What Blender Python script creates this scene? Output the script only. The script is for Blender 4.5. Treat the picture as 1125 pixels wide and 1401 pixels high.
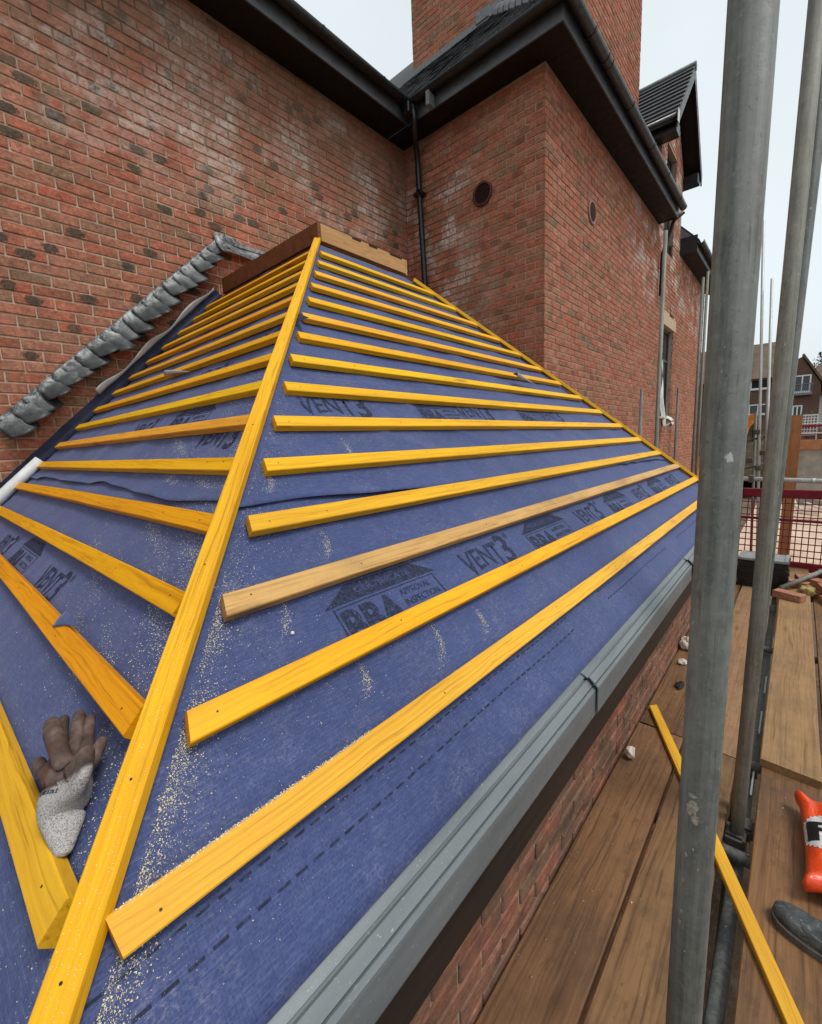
import bpy, bmesh, math, random
import numpy as np
from mathutils import Vector, Matrix, noise
random.seed(7)
for o in list(bpy.data.objects): bpy.data.objects.remove(o)
S = bpy.context.scene
COL = S.collection
R_ = math.radians

# ------------------------------------------------------------------ camera
cam_d = bpy.data.cameras.new('camera'); cam = bpy.data.objects.new('camera', cam_d); COL.objects.link(cam)
cam_d.sensor_fit = 'HORIZONTAL'; cam_d.sensor_width = 36.0; cam_d.lens = 19.092
cam_d.clip_start = 0.02; cam_d.clip_end = 3000
RC = ((0.65860484, -0.75136178, -0.04117215), (-0.14296848, -0.0712256, -0.98716105), (0.73878257, 0.65603536, -0.15433057))
rx, ry, rz = Vector(RC[0]).normalized(), -Vector(RC[1]).normalized(), -Vector(RC[2]).normalized()
cam.matrix_world = Matrix(((rx.x, ry.x, rz.x, 0), (rx.y, ry.y, rz.y, 0), (rx.z, ry.z, rz.z, 0), (0, 0, 0, 1)))
S.camera = cam
S.render.resolution_x, S.render.resolution_y = 822, 1024

# ------------------------------------------------------------------ overcast sky, soft sun, exposure
W = bpy.data.worlds.new('World'); S.world = W; W.use_nodes = True
wn = W.node_tree; wn.nodes.clear()
SUN_EL, SUN_DIR = R_(64), Vector((0.15, -1.0, 0)).normalized()
sky = wn.nodes.new('ShaderNodeTexSky'); sky.sky_type = 'NISHITA'; sky.sun_disc = False
sky.sun_elevation = SUN_EL; sky.sun_rotation = math.atan2(SUN_DIR.x, SUN_DIR.y)
sky.air_density = 1.0; sky.dust_density = 4.0; sky.ozone_density = 1.0
hs = wn.nodes.new('ShaderNodeHueSaturation'); hs.inputs['Saturation'].default_value = 0.16; hs.inputs['Value'].default_value = 1.0
# cloud layer: evens the sky out to the pale grey of a closed cloud deck with faint mottling
tc = wn.nodes.new('ShaderNodeTexCoord')
cl = wn.nodes.new('ShaderNodeTexNoise'); cl.inputs['Scale'].default_value = 2.2; cl.inputs['Detail'].default_value = 5
cr = wn.nodes.new('ShaderNodeMapRange'); cr.inputs['From Min'].default_value = 0.3; cr.inputs['From Max'].default_value = 0.75
cr.inputs['To Min'].default_value = 8.5; cr.inputs['To Max'].default_value = 9.7
cc = wn.nodes.new('ShaderNodeVectorMath'); cc.operation = 'SCALE'; cc.inputs[0].default_value = (0.885, 0.985, 1.02)
mx = wn.nodes.new('ShaderNodeMix'); mx.data_type = 'RGBA'; mx.inputs['Factor'].default_value = 0.72
bg = wn.nodes.new('ShaderNodeBackground'); bg.inputs['Strength'].default_value = 0.092
wo = wn.nodes.new('ShaderNodeOutputWorld')
L = wn.links.new
L(sky.outputs[0], hs.inputs['Color']); L(tc.outputs['Generated'], cl.inputs['Vector']); L(cl.outputs['Fac'], cr.inputs['Value'])
L(cr.outputs[0], cc.inputs['Scale']); L(hs.outputs[0], mx.inputs['A']); L(cc.outputs[0], mx.inputs['B'])
L(mx.outputs['Result'], bg.inputs['Color']); L(bg.outputs[0], wo.inputs['Surface'])
sd_ = bpy.data.lights.new('sun', 'SUN'); sd_.energy = 1.5; sd_.angle = R_(18); sd_.color = (1.0, 0.97, 0.93)
sun = bpy.data.objects.new('sun', sd_); COL.objects.link(sun)
sv = Vector((SUN_DIR.x*math.cos(SUN_EL), SUN_DIR.y*math.cos(SUN_EL), math.sin(SUN_EL)))
sun.rotation_euler = sv.to_track_quat('Z', 'Y').to_euler()
vs = S.view_settings; vs.view_transform = 'Standard'; vs.look = 'None'; vs.exposure = 0.38; vs.gamma = 1.0; vs.use_curve_mapping = False

# ------------------------------------------------------------------ helpers
PW = {}
def tag(o, label=None, cat=None, group=None, kind=None):
    if cat and not kind: kind = 'thing'
    if label: o['label'] = label
    if cat: o['category'] = cat
    if group: o['group'] = group
    if kind: o['kind'] = kind
    return o
def empty(name, loc, label, cat, group=None):
    o = bpy.data.objects.new(name, None); COL.objects.link(o); o.location = loc; o.empty_display_size = .1
    PW[o] = Matrix.Translation(loc)
    return tag(o, label, cat, group)
def link(name, me, mat=None, parent=None, M=None):
    o = bpy.data.objects.new(name, me); COL.objects.link(o)
    if mat is not None and len(me.materials) == 0: me.materials.append(mat)
    M = M or Matrix.Identity(4)
    if parent is not None:
        o.parent = parent; o.matrix_parent_inverse = PW[parent].inverted()
    o.matrix_basis = M; PW[o] = M.copy()
    return o
def mesh(name, v, f, smooth=False):
    me = bpy.data.meshes.new(name); me.from_pydata([tuple(p) for p in v], [], f); me.update()
    if smooth: me.polygons.foreach_set('use_smooth', [True]*len(me.polygons))
    return me
def bm_mesh(name, bm, smooth=False):
    bmesh.ops.recalc_face_normals(bm, faces=bm.faces)
    me = bpy.data.meshes.new(name); bm.to_mesh(me); bm.free()
    if smooth: me.polygons.foreach_set('use_smooth', [True]*len(me.polygons))
    return me
def box_bm(x0, x1, y0, y1, z0, z1, bev=0.0, seg=1, bm=None):
    own = bm is None
    b = bmesh.new()
    vs = [b.verts.new(p) for p in ((x0,y0,z0),(x1,y0,z0),(x1,y1,z0),(x0,y1,z0),(x0,y0,z1),(x1,y0,z1),(x1,y1,z1),(x0,y1,z1))]
    for q in ((3,2,1,0),(4,5,6,7),(0,1,5,4),(1,2,6,5),(2,3,7,6),(3,0,4,7)): b.faces.new([vs[i] for i in q])
    if bev: bmesh.ops.bevel(b, geom=list(b.edges), offset=bev, segments=seg, affect='EDGES')
    if own: return b
    tmp = bpy.data.meshes.new('tmp'); b.to_mesh(tmp); b.free(); bm.from_mesh(tmp); bpy.data.meshes.remove(tmp)
    return bm
def box(name, x0, x1, y0, y1, z0, z1, mat, parent=None, bev=0.003, M=None):
    return link(name, bm_mesh(name, box_bm(min(x0,x1),max(x0,x1),min(y0,y1),max(y0,y1),min(z0,z1),max(z0,z1),bev)), mat, parent, M)
def frame_of(p, q, up=Vector((0,0,1))):
    """matrix with local X from p to q"""
    p, q = Vector(p), Vector(q); x = (q-p).normalized(); y = up.cross(x)
    if y.length < 1e-4: y = Vector((0,1,0))
    y.normalize(); z = x.cross(y)
    return Matrix(((x.x,y.x,z.x,p.x),(x.y,y.y,z.y,p.y),(x.z,y.z,z.z,p.z),(0,0,0,1)))
def tube_into(bm, pts, r, n=16, cap=True, hollow=0.0):
    rings = []
    pts = [Vector(p) for p in pts]
    for i, p in enumerate(pts):
        d = (pts[min(i+1,len(pts)-1)]-pts[max(i-1,0)]).normalized()
        a = d.orthogonal().normalized() if i == 0 else (pa - d*pa.dot(d)).normalized()
        pa = a; b = d.cross(a)
        rr = r[i] if isinstance(r, (list, tuple)) else r
        rings.append([bm.verts.new(p + (a*math.cos(2*math.pi*k/n)+b*math.sin(2*math.pi*k/n))*rr) for k in range(n)])
    for i in range(len(rings)-1):
        for k in range(n): bm.faces.new((rings[i][k], rings[i][(k+1)%n], rings[i+1][(k+1)%n], rings[i+1][k]))
    if cap:
        bm.faces.new(rings[0][::-1]); bm.faces.new(rings[-1])
    return bm
def tube(name, pts, r, mat, parent=None, n=16):
    me = bm_mesh(name, tube_into(bmesh.new(), pts, r, n))
    for p in me.polygons: p.use_smooth = len(p.vertices) == 4
    return link(name, me, mat, parent)
def extrude_profile(name, prof, axis, a0, a1, mat, parent=None, closed=True, tilt=None):
    """prof: list of 2-D points; axis 'X' -> (y,z) profile, 'Y' -> (x,z) profile"""
    v = []
    for a in (a0, a1):
        for (p, z) in prof:
            dz = tilt(a) if tilt else 0.0
            v.append((a, p, z+dz) if axis == 'X' else (p, a, z+dz))
    n = len(prof); f = []
    rng = n if closed else n-1
    for i in range(rng): f.append((i, (i+1) % n, n+(i+1) % n, n+i))
    if closed: f += [tuple(range(n))[::-1], tuple(range(n, 2*n))]
    bm = bmesh.new(); me = mesh(name, v, f); bm.from_mesh(me); bpy.data.meshes.remove(me)
    return link(name, bm_mesh(name, bm), mat, parent)
def project(p):
    p = Vector(p); c = [Vector(r).dot(p) for r in RC]
    if c[2] < .05: return None
    return (596.627*c[0]/c[2]+562.5, 596.627*c[1]/c[2]+700.5, c[2])

# ------------------------------------------------------------------ node material helpers
class NT:
    def __init__(s, name, rough=.7, spec=.3):
        s.m = bpy.data.materials.new(name); s.m.use_nodes = True; s.nt = s.m.node_tree
        s.b = s.nt.nodes['Principled BSDF']; s.b.inputs['Roughness'].default_value = rough; s.b.inputs['Specular IOR Level'].default_value = spec
    def n(s, t, **k):
        nd = s.nt.nodes.new('ShaderNode'+t)
        for a, v in k.items(): setattr(nd, a, v)
        return nd
    def set(s, sock, v):
        if hasattr(v, 'is_output') or isinstance(v, bpy.types.NodeSocket): s.nt.links.new(v, sock)
        else: sock.default_value = v
    def coord(s, kind='Object'): return s.n('TexCoord').outputs[kind]
    def pos(s): return s.n('NewGeometry').outputs['Position']
    def mapping(s, v, scale=(1,1,1), loc=(0,0,0), rot=(0,0,0)):
        m = s.n('Mapping'); s.set(m.inputs['Vector'], v); m.inputs['Scale'].default_value = scale; m.inputs['Location'].default_value = loc; m.inputs['Rotation'].default_value = rot
        return m.outputs[0]
    def noise(s, v, scale, detail=4, rough=.55, dist=0, out='Fac'):
        n = s.n('TexNoise'); s.set(n.inputs['Vector'], v); n.inputs['Scale'].default_value = scale; n.inputs['Detail'].default_value = detail
        n.inputs['Roughness'].default_value = rough; n.inputs['Distortion'].default_value = dist
        return n.outputs[out]
    def voro(s, v, scale, feature='F1', out='Distance', rand=1.0):
        n = s.n('TexVoronoi', feature=feature); s.set(n.inputs['Vector'], v); n.inputs['Scale'].default_value = scale; n.inputs['Randomness'].default_value = rand
        return n.outputs[out]
    def wave(s, v, scale, dist=0, detail=2, dscale=1, direction='X', typ='BANDS'):
        n = s.n('TexWave', wave_type=typ)
        if typ == 'BANDS': n.bands_direction = direction
        s.set(n.inputs['Vector'], v); n.inputs['Scale'].default_value = scale; n.inputs['Distortion'].default_value = dist; n.inputs['Detail'].default_value = detail; n.inputs['Detail Scale'].default_value = dscale
        return n.outputs['Fac']
    def ramp(s, f, stops):
        r = s.n('ValToRGB'); s.set(r.inputs['Fac'], f); e = r.color_ramp.elements
        while len(e) < len(stops): e.new(.5)
        for i, (p, c) in enumerate(stops):
            e[i].position = p; e[i].color = (*c, 1) if len(c) == 3 else c
        return r.outputs['Color']
    def mr(s, f, a, b, c=0, d=1, clamp=True):
        m = s.n('MapRange', clamp=clamp); s.set(m.inputs['Value'], f)
        for k, v in zip(('From Min','From Max','To Min','To Max'), (a, b, c, d)): s.set(m.inputs[k], v)
        return m.outputs[0]
    def math(s, op, a, b=0.0, c=None):
        m = s.n('Math', operation=op); s.set(m.inputs[0], a); s.set(m.inputs[1], b)
        if c is not None: s.set(m.inputs[2], c)
        return m.outputs[0]
    def mix(s, f, a, b, blend='MIX'):
        m = s.n('Mix', data_type='RGBA', blend_type=blend); s.set(m.inputs['Factor'], f)
        for k, v in (('A', a), ('B', b)):
            if isinstance(v, tuple): v = (*v, 1) if len(v) == 3 else v
            s.set(m.inputs[k] if not isinstance(v, tuple) else m.inputs[k], v)
        return m.outputs['Result']
    def sep(s, v):
        n = s.n('SeparateXYZ'); s.set(n.inputs[0], v); return n.outputs
    def comb(s, x, y, z):
        n = s.n('CombineXYZ'); s.set(n.inputs[0], x); s.set(n.inputs[1], y); s.set(n.inputs[2], z); return n.outputs[0]
    def hsv(s, c, h=.5, sat=1., v=1.):
        n = s.n('HueSaturation'); s.set(n.inputs['Color'], c); s.set(n.inputs['Hue'], h); s.set(n.inputs['Saturation'], sat); s.set(n.inputs['Value'], v); return n.outputs[0]
    def rnd(s): return s.n('ObjectInfo').outputs['Random']
    def white(s, v, out='Value'):
        n = s.n('TexWhiteNoise', noise_dimensions='3D'); s.set(n.inputs['Vector'], v); return n.outputs[out]
    def bump(s, h, strength=.5, dist=.002, chain=None):
        b = s.n('Bump'); s.set(b.inputs['Height'], h); b.inputs['Strength'].default_value = strength; b.inputs['Distance'].default_value = dist
        if chain is not None: s.set(b.inputs['Normal'], chain)
        s.set(s.b.inputs['Normal'], b.outputs[0]); return b.outputs[0]
    def color(s, c): s.set(s.b.inputs['Base Color'], (*c, 1) if isinstance(c, tuple) and len(c) == 3 else c)

def plain(name, c, rough=.6, var=.25, scale=14, metal=0, spec=.3, bump=.15):
    t = NT(name, rough, spec); p = t.coord()
    f = t.noise(p, scale, 6, .6)
    t.color(t.mix(t.mr(f, .3, .7), tuple(x*(1-var) for x in c), tuple(min(1, x*(1+var)) for x in c)))
    t.b.inputs['Metallic'].default_value = metal
    t.set(t.b.inputs['Roughness'], t.mr(t.noise(p, scale*2.3, 4), .3, .7, max(.05, rough-.12), min(1, rough+.12)))
    if bump: t.bump(t.noise(p, scale*6, 5), bump, .002)
    return t.m

# ------------------------------------------------------------------ materials
def brick_material(name, eff=(0, 0, 0), wall='A'):
    t = NT(name, .92, .15)
    uv = t.n('UVMap').outputs[0]; sx = t.sep(uv)
    fl = t.n('VectorMath', operation='FLOOR'); t.set(fl.inputs[0], uv)
    fr = t.n('VectorMath', operation='FRACTION'); t.set(fr.inputs[0], uv)
    fs = t.sep(fl.outputs[0]); loc = t.sep(fr.outputs[0])
    ident = t.comb(fs[0], fs[1], t.math('MULTIPLY', t.rnd(), 971.3))
    w1 = t.white(ident); wc = t.sep(t.white(ident, 'Color'))
    P = t.pos()
    base = t.ramp(w1, [(0, (.26, .078, .050)), (.2, (.34, .118, .076)), (.42, (.35, .095, .062)), (.6, (.30, .135, .088)), (.76, (.39, .142, .098)), (.90, (.30, .128, .082)), (.95, (.235, .125, .078)), (1, (.20, .118, .075))])
    ns = t.noise(P, 16, 6, .65); nm = t.noise(P, 70, 4, .6)
    drag = t.noise(t.mapping(P, (30, 30, 120)), 1.0, 4, .6)
    base = t.mix(t.mr(ns, .32, .68, 0, .55), base, t.hsv(base, .512, .80, 1.0))
    base = t.mix(t.mr(drag, .50, .72, 0, .42), base, (.42, .25, .165))
    grit = t.noise(P, 260, 3, .65)
    base = t.mix(t.mr(grit, .52, .70, 0, .45), base, t.hsv(base, .5, .9, .55))
    base = t.mix(t.mr(t.noise(t.mapping(P, (90, 90, 22)), 1.0, 4, .65), .57, .74, 0, .5), base, t.hsv(base, .5, .95, .52))
    base = t.hsv(base, .501, 1.05, t.math('MULTIPLY', t.mr(t.noise(P, 12, 6, .72), .3, .7, .80, 1.42), t.mr(t.noise(P, 48, 5, .75), .3, .7, .76, 1.40)))
    base = t.mix(t.mr(t.noise(t.mapping(P, (9, 9, 26)), 1.0, 5, .7), .50, .66, 0, .55), base, (.185, .115, .068))
    # olive-brown scorched ends
    ends = t.mr(t.math('ABSOLUTE', t.math('SUBTRACT', loc[0], .5)), .30, .5)
    ends = t.math('MULTIPLY', ends, t.mr(wc[2], .45, .7, 0, .65))
    base = t.mix(ends, base, (.20, .135, .085))
    # dark kiss mark on some bricks
    dx = t.math('DIVIDE', t.math('SUBTRACT', loc[0], t.math('MULTIPLY_ADD', wc[0], .5, .25)), t.math('MULTIPLY_ADD', wc[2], .17, .19))
    dz = t.math('DIVIDE', t.math('SUBTRACT', loc[1], .5), .47)
    rr = t.math('ADD', t.math('SQRT', t.math('ADD', t.math('MULTIPLY', dx, dx), t.math('MULTIPLY', dz, dz))), t.math('MULTIPLY', t.math('SUBTRACT', nm, .5), 1.1))
    sm = t.math('MULTIPLY', t.mr(rr, 1.02, .80), t.mr(wc[1], .80, .84, 0, .92 if wall == 'A' else .50))
    base = t.mix(sm, base, t.mix(t.mr(nm, .3, .7), (.042, .034, .027), (.12, .098, .07)))
    # lime bloom
    blot = t.math('MULTIPLY', t.mr(t.noise(P, 2.3, 5, .6), .475, .57), t.mr(t.noise(P, 30, 5, .75), .38, .56))
    ps = t.sep(P)
    if wall == 'A': zone = t.math('MULTIPLY', t.mr(ps[2], 2.05, 2.75), t.mr(ps[2], 3.72, 3.45, .35, 1))
    elif wall == 'B': zone = t.math('MULTIPLY', t.mr(ps[1], 2.65, 3.35), t.mr(ps[2], 3.55, 3.0, .25, 1))
    elif wall == 'C': zone = t.math('MULTIPLY', t.mr(ps[0], 7.3, 8.6), t.mr(ps[2], 2.2, 2.8))
    else: zone = 0.0
    if wall == 'E':
        base = t.mix(t.mr(t.noise(P, 5, 6, .7), .34, .60, .25, .85), base, (.125, .082, .058))
        base = t.mix(t.mr(t.noise(t.mapping(P, (4, 4, 9)), 1.0, 5, .7), .52, .66, 0, .7), base, (.055, .040, .030))
    base = t.mix(t.math('MULTIPLY', t.math('MULTIPLY', blot, t.math('MULTIPLY', zone, t.mr(wc[0], .15, .75, .40, 1))), .95), base, (.64, .58, .53))
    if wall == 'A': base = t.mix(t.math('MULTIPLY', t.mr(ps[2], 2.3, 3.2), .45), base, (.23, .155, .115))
    t.color(base)
    hb = t.math('ADD', t.math('MULTIPLY', drag, .7), t.math('ADD', nm, ns))
    t.bump(t.math('ADD', hb, t.math('MULTIPLY', grit, .5)), .75, .005)
    return t.m
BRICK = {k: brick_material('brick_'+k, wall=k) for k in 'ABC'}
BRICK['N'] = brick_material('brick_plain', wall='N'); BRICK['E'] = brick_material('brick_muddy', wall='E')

def mortar_material(wall):
    t = NT('mortar_'+wall, .95, .1); P = t.pos(); ps = t.sep(P)
    c = t.mix(t.mr(t.noise(P, 26, 6, .65), .3, .7), (.40, .285, .20), (.60, .455, .345))
    mottle = t.mr(t.noise(P, 1.4, 4, .6), .40, .62)
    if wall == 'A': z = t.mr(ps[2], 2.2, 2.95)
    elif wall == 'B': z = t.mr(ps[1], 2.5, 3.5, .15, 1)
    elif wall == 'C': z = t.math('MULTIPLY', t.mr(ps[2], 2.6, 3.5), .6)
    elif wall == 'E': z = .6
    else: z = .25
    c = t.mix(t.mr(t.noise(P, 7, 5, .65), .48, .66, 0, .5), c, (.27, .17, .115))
    c = t.mix(t.math('MULTIPLY', z, t.mr(mottle, 0, 1, .55, .95)), c, (.13, .09, .065))  # patchy mortar, darker up walls A and C and towards B's inner end
    t.color(c); t.bump(t.noise(P, 140, 5, .7), .6, .004)
    return t.m
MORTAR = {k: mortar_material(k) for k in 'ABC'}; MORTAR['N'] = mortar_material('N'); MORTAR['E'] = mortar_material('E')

def timber_material(name, light, dark, knot, grain=1.0, dirt=0.0, dirtc=(.10, .07, .045), hue=.012, wet=.55, contrast=1.0):
    t = NT(name, wet, .3); o = t.coord(); r = t.rnd()
    sh = t.comb(t.math('MULTIPLY', r, 37.7), t.math('MULTIPLY', r, 11.3), t.math('MULTIPLY', r, 5.1))
    ad = t.n('VectorMath', operation='ADD'); t.set(ad.inputs[0], o); t.set(ad.inputs[1], sh); v = ad.outputs[0]
    wob = t.noise(t.mapping(v, (2.2, 6, 6)), 1.0, 3, .5, 0, 'Color')
    va = t.n('VectorMath', operation='MULTIPLY_ADD'); t.set(va.inputs[0], wob); va.inputs[1].default_value = (0, .05, .05); t.set(va.inputs[2], v)
    lines = t.noise(t.mapping(va.outputs[0], (1.3, 170*grain, 120*grain)), 1.0, 5, .6)
    broad = t.noise(t.mapping(va.outputs[0], (1.1, 14, 14)), 1.0, 4, .6)
    fine = t.noise(t.mapping(v, (18, 300, 300)), 1.0, 3, .6)
    f = t.math('ADD', t.math('MULTIPLY', lines, .55), t.math('MULTIPLY', broad, .45))
    c = t.ramp(f, [(.34, dark), (.46, tuple((a+b)/2 for a, b in zip(light, dark))), (.56, light)])
    c = t.mix(t.mr(lines, .44, .30, 0, .55*contrast), c, tuple(x*.45 for x in dark))
    c = t.mix(t.mr(t.noise(t.mapping(v, (5, 30, 30)), 1.0, 5, .65), .55, .75, 0, .4*contrast), c, tuple(x*.72 for x in dark))
    kv = t.n('TexVoronoi', feature='F1'); t.set(kv.inputs['Vector'], t.mapping(va.outputs[0], (2.1, 9, 9))); kv.inputs['Scale'].default_value = 1.0
    kn = t.math('MULTIPLY', t.mr(kv.outputs['Distance'], .20, .05), t.mr(t.sep(kv.outputs['Color'])[0], .42, .50))
    c = t.mix(t.math('MULTIPLY', kn, .75), c, knot)
    c = t.mix(t.mr(t.noise(v, 55, 5, .7), .62, .78, 0, .30), c, tuple(x*.55 for x in dark))
    if dirt:
        c = t.mix(t.mr(t.noise(v, 3.2, 6, .68), .44, .66, 0, dirt), c, dirtc)
        c = t.mix(t.mr(t.noise(t.mapping(v, (1, 1.8, 1)), 11, 6, .7), .56, .72, 0, dirt*.8), c, tuple(x*.5 for x in dirtc))
    c = t.hsv(c, t.mr(r, 0, 1, .5-hue, .5+hue), t.mr(t.math('FRACT', t.math('MULTIPLY', r, 7.3)), 0, 1, .99, 1.05), t.mr(t.math('FRACT', t.math('MULTIPLY', r, 3.7)), 0, 1, .90, 1.03))
    t.color(c)
    t.bump(t.math('ADD', t.math('MULTIPLY', lines, 1.0), t.math('MULTIPLY', fine, .5)), .35, .0018)
    return t.m
M_BATTEN = timber_material('yellow_treated_batten', (.82, .435, .022), (.66, .305, .014), (.36, .14, .03), hue=.010)
M_ORANGE = timber_material('orange_treated_batten', (.78, .36, .022), (.60, .235, .013), (.30, .10, .02), hue=.010)
M_PALE = timber_material('pale_batten', (.68, .41, .125), (.50, .27, .075), (.15, .075, .035), dirt=.25)
M_DARKBOARD = timber_material('stained_upstand', (.195, .078, .030), (.105, .040, .015), (.05, .015, .008))
M_NEWBOARD = timber_material('fresh_upstand', (.58, .29, .115), (.42, .19, .07), (.25, .09, .03))
M_SCAFB = timber_material('scaffold_board', (.225, .118, .054), (.115, .056, .024), (.06, .030, .016), grain=.6, dirt=.65, dirtc=(.080, .048, .027), wet=.62, hue=.004, contrast=1.0)
M_SCAFB2 = timber_material('scaffold_board_pale', (.34, .195, .095), (.22, .118, .054), (.09, .05, .025), grain=.6, dirt=.42, dirtc=(.14, .09, .052), wet=.7, hue=.004, contrast=1.0)
M_FASCIA = timber_material('brown_fascia', (.026, .018, .014), (.014, .010, .008), (.02, .013, .01), dirt=.75, dirtc=(.016, .013, .012))
M_TIMBER = timber_material('site_timber', (.44, .21, .085), (.30, .13, .05), (.12, .05, .02), dirt=.3)

def galv_material(name, a, b, streak=1.0, rough=.62, metal=.12, spots=True):
    t = NT(name, rough, .4); o = t.coord(); P = t.pos()
    f = t.noise(t.mapping(P, (60, 60, 1.6)), 1.0, 5, .65); g = t.noise(P, 34, 6, .7); h = t.noise(P, 5, 3, .5)
    k = t.math('ADD', t.math('MULTIPLY', f, .55*streak), t.math('ADD', t.math('MULTIPLY', g, .35), t.math('MULTIPLY', h, .25)))
    c = t.ramp(k, [(.44, a), (.56, tuple((x+y)/2 for x, y in zip(a, b))), (.70, b)])
    c = t.mix(t.mr(t.noise(t.mapping(P, (150, 150, 12)), 1.0, 4, .7), .54, .70, 0, .6), c, tuple(x*.55 for x in a))
    c = t.mix(t.mr(t.noise(P, 110, 4, .7), .55, .72, 0, .4), c, tuple(x*1.35 for x in b))
    c = t.mix(t.mr(t.noise(P, 190, 3, .6), .64, .72, 0, .5), c, tuple(x*.35 for x in a))
    if spots:
        c = t.mix(t.math('MULTIPLY', t.mr(t.noise(t.mapping(P, (1.6, 1.6, .9)), 36, 3, .5), .715, .74), .85), c, (.50, .48, .44))
        c = t.mix(t.mr(t.noise(P, 9, 5, .7), .60, .75, 0, .45), c, (.16, .125, .085))
    t.color(c); t.b.inputs['Metallic'].default_value = metal
    t.set(t.b.inputs['Roughness'], t.mr(g, .3, .7, rough-.12, rough+.18))
    t.bump(t.math('ADD', g, t.math('MULTIPLY', f, .6)), .45, .002)
    return t.m
M_TUBE = galv_material('weathered_galvanised_tube', (.075, .082, .075), (.215, .222, .205))
M_TUBE2 = galv_material('brown_tinged_tube', (.115, .115, .095), (.27, .262, .225))
M_TUBEB = galv_material('bright_tube', (.36, .39, .39), (.60, .63, .62), spots=False, rough=.4)
M_COUPLER = galv_material('rusty_coupler', (.05, .045, .04), (.12, .105, .09))

def membrane_material():
    t = NT('breather_membrane', .74, .25); uv = t.n('UVMap').outputs[0]
    s = t.sep(uv); P = t.pos()
    w1 = t.wave(uv, 62, .6, 1, 2, 'DIAGONAL'); w2 = t.wave(t.mapping(uv, (-1, 1, 1)), 62, .6, 1, 2, 'DIAGONAL')
    dots = t.math('MULTIPLY', w1, w2)
    f = t.noise(P, 4.2, 6, .65); g = t.noise(P, 60, 5, .7)
    c = t.mix(t.mr(f, .3, .7), (.034, .050, .138), (.046, .066, .168))
    c = t.mix(t.mr(g, .42, .72, 0, .42), c, (.085, .108, .225))
    c = t.mix(t.mr(dots, .25, .9, 0, .42), c, (.024, .036, .115))
    st = t.noise(t.mapping(uv, (26, 420, 1)), 1.0, 3, .6)
    c = t.mix(t.mr(st, .48, .68, 0, .5), c, (.115, .14, .30))
    st2 = t.noise(t.mapping(uv, (420, 40, 1)), 1.0, 3, .6)
    c = t.mix(t.mr(st2, .50, .68, 0, .55), c, (.024, .036, .11))
    dust = t.math('MULTIPLY', t.mr(t.noise(P, 6.5, 6, .7), .46, .68), t.mr(t.noise(P, 150, 4, .75), .48, .64))
    c = t.mix(t.math('MULTIPLY', dust, .26), c, (.40, .38, .40))
    t.color(c)
    t.set(t.b.inputs['Roughness'], t.mr(f, .3, .7, .66, .82))
    b = t.bump(t.noise(P, 14, 5, .6), .30, .008)
    t.bump(t.math('ADD', dots, t.math('MULTIPLY', g, .6)), .30, .0012, b)
    t.b.inputs['Sheen Weight'].default_value = .25; t.b.inputs['Sheen Roughness'].default_value = .45; t.b.inputs['Sheen Tint'].default_value = (.6, .68, 1, 1)
    return t.m
M_MEMB = membrane_material()
pk = NT('printed_ink', .75, .2); pk.color(pk.ramp(pk.noise(pk.pos(), 120, 5, .7), [(.34, (.013, .016, .030)), (.50, (.020, .026, .052)), (.66, (.046, .062, .145))])); M_PRINT = pk.m
M_INKGAP = plain('unprinted_gap', (.045, .060, .145), .75, .3, 80, bump=0)
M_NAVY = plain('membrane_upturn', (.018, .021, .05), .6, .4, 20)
M_WHITEP = plain('white_plastic', (.62, .63, .62), .45, .12, 20)
M_BLACK = plain('black_upvc', (.008, .008, .009), .36, .3, 9, spec=.5, bump=.05)
M_SOFFIT = plain('black_soffit', (.007, .0065, .0065), .6, .25, 7, bump=.05)
M_GREYUP = plain('grey_fascia', (.062, .068, .078), .36, .2, 6, spec=.5, bump=.05)
M_SLATE = plain('dark_slate', (.026, .027, .030), .6, .45, 30, bump=.5)
M_TILE = plain('ribbed_dark_tile', (.05, .052, .056), .5, .35, 14, bump=.3)
M_PALEFLASH = plain('flashing_grey', (.17, .18, .19), .5, .3, 30, bump=.3)
M_TERRA = plain('maroon_vent', (.085, .026, .022), .55, .25, 40)
M_DARK = plain('dark_void', (.010, .009, .009), .8, .2, 10, bump=0)
M_FRAMEG = plain('window_frame_grey', (.045, .05, .055), .4, .2, 10, bump=0)
M_STONE = plain('lintel_stone', (.52, .38, .27), .85, .15, 30)
M_TRIM = None
def trim_material():
    t = NT('grey_eaves_trim', .42, .45); P = t.pos()
    f = t.noise(t.mapping(P, (2.5, 20, 20)), 1.0, 5, .6); g = t.noise(P, 46, 6, .7)
    c = t.mix(t.mr(f, .3, .7), (.112, .128, .137), (.168, .187, .196))
    c = t.mix(t.mr(g, .58, .74, 0, .35), c, (.13, .14, .14))
    c = t.mix(t.math('MULTIPLY', t.mr(t.noise(P, 150, 3, .7), .64, .72), .5), c, (.55, .52, .44))
    t.color(c); t.set(t.b.inputs['Roughness'], t.mr(g, .3, .7, .34, .56)); t.bump(g, .10, .001)
    return t.m
M_TRIM = trim_material()
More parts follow.
